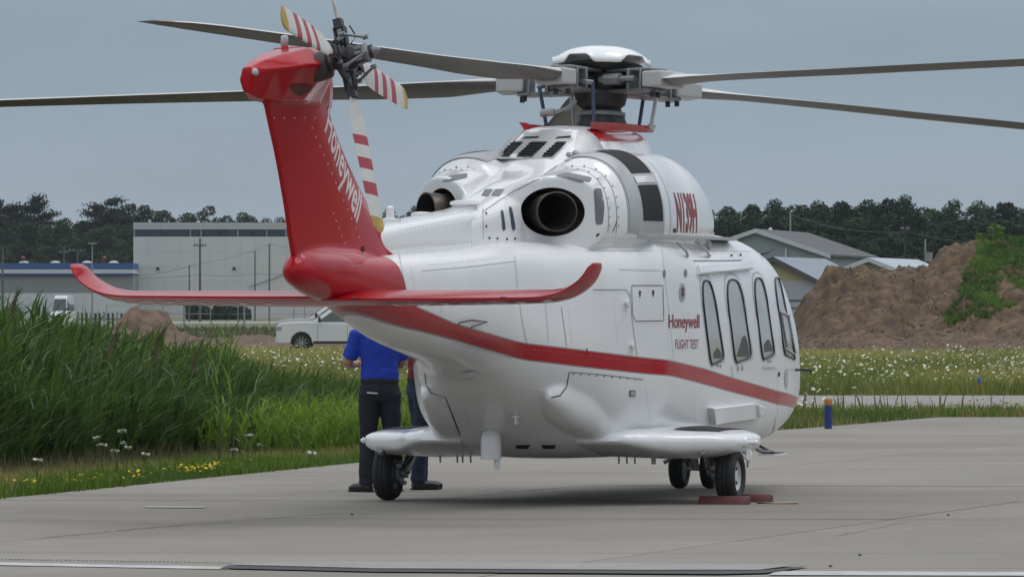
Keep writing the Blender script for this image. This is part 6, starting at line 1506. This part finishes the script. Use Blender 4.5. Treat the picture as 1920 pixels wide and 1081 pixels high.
pole(375, 447, 560, .13, 'tallest utility pole, with a cross arm, against the big grey hangar wall', ((460, .55),))
pole(355, 497, 560, .08, 'short plain pole just left of the tall cross-armed pole', ())
pole(478, 470, 590, .08, 'plain thin pole beside the left end of the gabled shed', ())
pole(505, 457, 590, .09, 'plain pole carrying the wire, close to the left of the red fin', ())
pole(5, 465, 600, .12, 'utility pole at the left edge of the picture', (), grp='poles at the far left')
pole(120, 463, 700, .12, 'utility pole with a cross arm above the blue roof, left of the T-shaped one', ((473, .5),), grp='poles at the far left')
pole(145, 469, 700, .12, 'T-shaped utility pole above the blue roof', ((470, .85),), grp='poles at the far left')
pole(1482, 398, 520, .10, 'pale utility pole standing before the trees above the dark shingle roof', (), M_steel, grp='poles on the right')
pole(1697, 431, 470, .10, 'black pole with a short cross arm behind the dirt mound', ((431, .28),), M_poleblack, grp='poles on the right')
e_ = pole(1735, 448, 520, .10, 'grey pole with a transformer box right of the black pole', (), M_steel, grp='poles on the right'); bxp('transformer_box', .05, .55, -.3, .2, ZH(490, 520), ZH(473, 520), M_steel, e_)
D = 520; e_ = empty('street_lamp', (W(173, D), D, 0)); tag(e_, 'street lamp with a flat double head in front of the blue-roofed warehouse', 'street lamp')
MB().tube([(0, 0, 0), (0, 0, ZH(457, D))], [.07, .05], n=8).build('pole', M_steel, e_); MB().box((0, 0, ZH(456, D)), (.68, .3, .10)).build('lamp_head', M_steel, e_)
def wire(pts, sag, lab):
    P = []
    for (a, b) in zip(pts[:-1], pts[1:]):
        for k in range(9):
            t = k / 8; p = Vector(a).lerp(Vector(b), t); p.z -= sag * 4 * t * (1 - t); P.append(p)
    o = MB().tube(P, .018, n=4).build('overhead_wire', M_wood, None); tag(o, lab, 'wire')
pw = lambda px, py, D: (W(px, D), D, ZH(py, D))
wire([pw(505, 458, 589.8), pw(376, 493, 559.8), pw(230, 518, 600)], .25, 'wire rising rightwards across the grey hangar wall to the pole by the fin')
wire([pw(560, 508, 589.5), pw(478, 512, 589.5), pw(376, 514, 559.6), pw(200, 519, 600)], .2, 'nearly level lower wire across the grey hangar wall')
wire([pw(505, 458, 590), pw(640, 470, 600)], .15, 'wire from the pole by the fin running off behind the red fin')
wire([pw(1482, 402, 520), pw(1697, 434, 470), pw(1960, 450, 480)], .5, 'thin wire strung before the right hand trees')
# ---------------------------------------------------------------- fences
def fence(lab, pts, hh, m_, rails=(1.0,), r=.04, thick=()):
    e_ = empty('fence', (0, 0, 0)); tag(e_, lab, 'fence')
    for i, (px, D) in enumerate(pts):
        rr = r * (2.0 if i in thick else 1); MB().tube([(W(px, D), D, 0), (W(px, D), D, hh)], rr, n=8).build('post', m_, e_, smooth=True, angle=50)
    for f in rails: MB().tube([(W(px, D), D, hh * f) for px, D in pts], .022, n=5).build('rail', m_, e_)
    return e_
fence('grey chain-link fence between the reeds and the white pickup', [(200, 500), (262, 496), (305, 492), (345, 488), (395, 485), (446, 482), (458, 480), (505, 478), (551, 474), (571, 473), (625, 470), (690, 466), (760, 462)], 2.1, M_steel, (1.0, .70), .035, (3, 6))
e_ = empty('fence', (0, 0, 0)); tag(e_, 'row of short dark and pale posts over the reeds at the left', 'fence'); D = 430
for k in range(15): MB().box((W(146 + k * 8.2, D), D, .75 + .02 * (k % 3)), (.14, .14, 1.5 + .25 * ((k * 7) % 3 == 0))).build('post', M_dark if k % 3 else M_steel, e_)
MB().box((W(205, D), D + .1, 1.15), (4.3, .05, .08)).build('rail', M_steel, e_)
# dark hedge in front of the hangar
n = 6000; x = rng.uniform(W(352, 610), W(468, 610), n); y = rng.uniform(606, 612, n); z = .88 + rng.uniform(0, 1, n) * (1.15 + .25 * np.sin(x * 2.1) + .2 * np.sin(x * 5.3 + 1))
tag(fastmesh('hedge', blades(np.stack([x, y, z], 1), np.full(n, .3), np.full(n, .25), np.full(n, .8), rng.uniform(0, 6.28, n), 1, .3), 4, leafmat('hedge_leaf', (.010, .022, .010), (.03, .055, .02), .1), attr=rng.uniform(0, 1, n)), 'dark low hedge in front of the big grey hangar', 'hedge')
# rough grass round the fence and bank
x = rng.uniform(-38, 2, 16000); y = rng.uniform(285, 460, 16000)
n = len(x); o = fastmesh('far_grass', blades(np.stack([x, y, bank_z(y) - .02], 1), rng.uniform(.10, .40, n), rng.uniform(.05, .14, n), rng.uniform(.1, .7, n), rng.uniform(0, 6.28, n), 2, .3), 4, leafmat('far_grass_leaf', (.075, .10, .03), (.16, .16, .07), .25), attr=np.repeat(rng.uniform(0, 1, n), 2)); tag(o, 'rough grass round the far fence', None, None, 'stuff')
# ================================================================ TREES
M_bark = mat('tree_bark', (.05, .045, .04), .95)
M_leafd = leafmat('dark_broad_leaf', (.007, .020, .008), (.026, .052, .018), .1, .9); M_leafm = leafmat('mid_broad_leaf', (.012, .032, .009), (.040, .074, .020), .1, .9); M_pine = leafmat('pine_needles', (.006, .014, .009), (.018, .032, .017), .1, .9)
def cards(C, size, flat=.6):
    """leaf clumps: small bent quads with random tilt"""
    n = len(C); th = rng.uniform(0, 2 * np.pi, n); ph = rng.normal(0, flat, n)
    u = np.stack([np.cos(th) * np.cos(ph), np.sin(th) * np.cos(ph), np.sin(ph)], 1); v = np.stack([-np.sin(th), np.cos(th), rng.normal(0, .6, n)], 1); v /= np.linalg.norm(v, axis=1)[:, None]
    s = (size * rng.uniform(.5, 1.4, n))[:, None]; k = rng.uniform(.4, .9, n)[:, None]
    return np.stack([C - u * s, C + v * s * k, C + u * s, C - v * s * k], 1).reshape(-1, 4, 3)
def tree_proto(kind, seed, hh=14.0):
    g = np.random.default_rng(seed); e_ = empty('pine_tree' if kind == 'pine' else 'tree', (0, 0, 0)); C = []; T = []; trunk = MB(); sh = []
    if kind == 'pine':
        trunk.tube([(0, 0, 0), (.1, 0, hh * .5), (0, .1, hh * .98)], [.28, .18, .03], n=8)
        nb = 34
        for k in range(nb):
            t = .22 + .78 * (k + g.uniform(0, .8)) / nb; L = hh * (.30 * (1 - t) ** .6 + .05) * g.uniform(.45, 1.25); a = g.uniform(0, 6.28); up = g.uniform(.05, .55)
            p0 = np.array([0, 0, hh * t * .97]); p1 = p0 + np.array([math.cos(a) * L, math.sin(a) * L, L * up]); trunk.tube([tuple(p0), tuple((p0 + p1) / 2 + [0, 0, L * .02]), tuple(p1)], [.06, .04, .015], n=5)
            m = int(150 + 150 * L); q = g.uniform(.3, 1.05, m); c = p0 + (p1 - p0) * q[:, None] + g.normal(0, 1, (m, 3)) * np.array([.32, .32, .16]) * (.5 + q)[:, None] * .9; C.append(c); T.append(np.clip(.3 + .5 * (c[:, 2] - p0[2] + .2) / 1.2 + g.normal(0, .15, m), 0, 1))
        size = .13; m_ = M_pine
    else:
        wd = {'wide': .40, 'tall': .27, 'bush': .55}[kind]; z0 = {'wide': .25, 'tall': .20, 'bush': .02}[kind]
        trunk.tube([(0, 0, 0), (.15, .1, hh * .35), (0, 0, hh * .8)], [.32, .22, .06], n=8)
        nl = {'wide': 34, 'tall': 30, 'bush': 20}[kind]
        for k in range(nl):
            t = z0 + (.95 - z0) * (k + g.uniform(0, 1)) / nl; a = g.uniform(0, 6.28); env = math.sin(min(1, (t - z0 + .12) / (1.02 - z0)) * math.pi * .92) ** .7
            rr = hh * wd * env * g.uniform(.25, .85); c = np.array([math.cos(a) * rr, math.sin(a) * rr, hh * t]); s = hh * g.uniform(.04, .11) * (1 if t < .8 else .6)
            trunk.tube([(0, 0, hh * t * .7), tuple(c * [.6, .6, .95]), tuple(c)], [.09, .05, .02], n=5)
            m = int(620 * (s / (hh * .085)) ** 2); d = g.normal(0, 1, (m, 3)); d /= np.linalg.norm(d, axis=1)[:, None]; rad = g.uniform(.35, 1.15, m) ** .6
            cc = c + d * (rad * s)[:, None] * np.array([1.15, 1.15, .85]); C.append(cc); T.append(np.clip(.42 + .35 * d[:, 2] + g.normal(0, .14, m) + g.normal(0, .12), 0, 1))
        size = .155; m_ = M_leafd if seed % 2 else M_leafm
    C = np.concatenate(C); T = np.concatenate(T)
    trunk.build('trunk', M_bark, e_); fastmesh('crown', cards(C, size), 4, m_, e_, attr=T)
    return e_
HT = 14.0
protos = {'pine': [tree_proto('pine', 11), tree_proto('pine', 12)], 'wide': [tree_proto('wide', 21), tree_proto('wide', 22), tree_proto('wide', 25)], 'tall': [tree_proto('tall', 31), tree_proto('tall', 32)], 'bush': [tree_proto('bush', 41), tree_proto('bush', 42)]}
used = set()
def tree(kind, px, ytop, D, lab, grp, wide=1.0, i=None):
    L = protos[kind]; p = L[(i if i is not None else random.randrange(len(L)))]
    if p.name in used: t = copy_tree(p)
    else: t = p; used.add(p.name)
    s = ZH(ytop, D) / (HT * (1.0 if kind == 'pine' else 1.02)); t.location = (W(px, D), D, -.05); t.rotation_euler = (0, 0, random.uniform(0, 6.28)); t.scale = (s * wide, s * wide, s)
    tag(t, lab, 'tree', grp); return t
ORD = ['first', 'second', 'third', 'fourth', 'fifth', 'sixth', 'seventh', 'eighth', 'ninth', 'tenth', 'eleventh', 'twelfth', 'thirteenth', 'fourteenth', 'fifteenth', 'sixteenth', 'seventeenth', 'eighteenth', 'nineteenth', 'twentieth', 'twenty-first', 'twenty-second', 'twenty-third', 'twenty-fourth', 'twenty-fifth', 'twenty-sixth']
for px, yt, lab in ((2, 372, 'ragged pine cut by the left edge of the picture'), (27, 388, 'small dark pine between the edge pine and the tall spreading pine'), (64, 367, 'tall pine with upswept arms above the blue-roofed warehouse'), (201, 370, 'pine with long drooping arms left of the highest crown of the left wood'), (185, 386, 'lower pine against the pine with long arms')):
    tree('pine', px, yt, 830, lab, 'pines in the left wood', 1.15)
front = [(-25, 395, 'wide'), (45, 402, 'wide'), (98, 400, 'wide'), (125, 404, 'wide'), (152, 400, 'tall'), (218, 385, 'tall'), (238, 376, 'tall'), (258, 366, 'tall'), (280, 376, 'wide'), (305, 386, 'wide'), (335, 391, 'wide'), (376, 382, 'wide'), (408, 402, 'wide'), (434, 395, 'wide'), (462, 400, 'wide'), (496, 406, 'wide'), (528, 404, 'wide'), (560, 402, 'wide'), (640, 400, 'wide'), (700, 398, 'wide'), (728, 386, 'tall'), (768, 379, 'tall'), (800, 392, 'wide')]
kn = {'wide': 'dark round-crowned tree', 'tall': 'dark upright tree', 'bush': 'low bushy tree'}
for q, (px, yt, kd) in enumerate(front):
    where = 'left of the red fin' if px < 540 else 'behind the helicopter'
    n_ = sum(1 for f in front[:q] if (f[0] < 540) == (px < 540))
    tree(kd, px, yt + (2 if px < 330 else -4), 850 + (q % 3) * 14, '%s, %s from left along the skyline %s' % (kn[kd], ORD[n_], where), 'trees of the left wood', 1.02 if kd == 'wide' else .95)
for q in range(20): tree('wide', -40 + q * 32 + random.uniform(-8, 8), random.uniform(408, 428), 815 + random.uniform(-8, 8), 'dark tree, %s from left in the lower row of the left wood' % ORD[q], 'lower trees of the left wood', 1.4)
for q in range(13): tree('bush', -30 + q * 23 + random.uniform(-6, 6), random.uniform(448, 470), 780, 'low bushy tree, %s from left, behind the blue-roofed warehouse' % ORD[q], 'bushy trees behind the warehouse', 1.5)
tree('bush', 238, 428, 770, 'paler green bushy tree against the left corner of the grey hangar', 'bushy trees beside the hangar', .8, 1); tree('bush', 82, 462, 765, 'paler low bush between the two left-hand poles and the warehouse roof', 'bushy trees beside the hangar', .9, 1)
rt = [(1316, 390, 'wide'), (1338, 378, 'wide'), (1362, 384, 'tall'), (1388, 376, 'wide'), (1412, 369, 'tall'), (1436, 372, 'wide'), (1455, 360, 'tall'), (1478, 374, 'wide'), (1500, 372, 'wide'), (1524, 378, 'wide'), (1550, 363, 'tall'), (1570, 370, 'wide'), (1586, 360, 'tall'), (1610, 364, 'wide'), (1634, 372, 'wide'), (1656, 354, 'tall'), (1682, 352, 'tall'), (1704, 364, 'wide'), (1730, 376, 'wide'), (1752, 380, 'wide'), (1774, 361, 'tall'), (1796, 374, 'wide'), (1832, 364, 'wide'), (1866, 362, 'tall'), (1890, 362, 'tall'), (1918, 372, 'wide'), (1945, 366, 'wide')]
for q, (px, yt, kd) in enumerate(rt):
    tree(kd, px, yt + 3, 600 + (q % 3) * 12, '%s, %s from left along the right wood skyline' % (kn[kd], ORD[min(q, 25)]) if q < 26 else 'dark round-crowned tree at the very right end of the wood', 'trees of the right wood', 1.1 if kd == 'wide' else 1.0)
for q in range(26): tree('wide', 1300 + q * 26 + random.uniform(-8, 8), random.uniform(392, 412), 578 + random.uniform(-8, 8), 'dark tree, %s from left in the lower row of the right wood' % ORD[q], 'lower trees of the right wood', 1.35)
for q in range(22): tree('bush', 1300 + q * 31 + random.uniform(-8, 8), random.uniform(425, 450), 555 + random.uniform(-5, 5), 'low bushy tree, %s from left at the foot of the right wood' % ORD[q], 'bushy trees at the foot of the right wood', 1.5)
tree('bush', 1865, 421, 322, 'light green bush on the crest of the dirt mound', 'bush on the mound', .30, 0)
bpy.data.objects[[o.name for o in COL.objects if o.get('group') == 'bush on the mound'][0]].scale.z *= .62
bo = [o for o in COL.objects if o.get('group') == 'bush on the mound'][0]; bo.location.z = ZH(462, 322); bo.scale = (.14, .14, (ZH(420, 322) - ZH(464, 322)) / HT); 
ch = [c for c in bo.children if c.name.startswith('crown')][0]; ch.data = ch.data.copy(); ch.data.materials.clear(); ch.data.materials.append(bpy.data.materials['bright_weed'])
for L in protos.values():
    for p in L:
        if p.name not in used:
            for c in list(p.children): bpy.data.objects.remove(c)
            bpy.data.objects.remove(p)

# ---------------------------------------------------------------- thin summer haze
hz_m = bpy.data.materials.new('haze_air'); hz_m.use_nodes = True; t = hz_m.node_tree; t.nodes.clear()
o_ = t.nodes.new('ShaderNodeOutputMaterial'); v_ = t.nodes.new('ShaderNodeVolumePrincipled'); v_.inputs['Color'].default_value = (.80, .88, .95, 1); v_.inputs['Density'].default_value = .00008; v_.inputs['Anisotropy'].default_value = .2
t.links.new(v_.outputs[0], o_.inputs['Volume'])
hb = MB().box((0, 1560, 14.0), (1900, 3300, 30.2)).build('haze', hz_m, None); hb['kind'] = 'stuff'
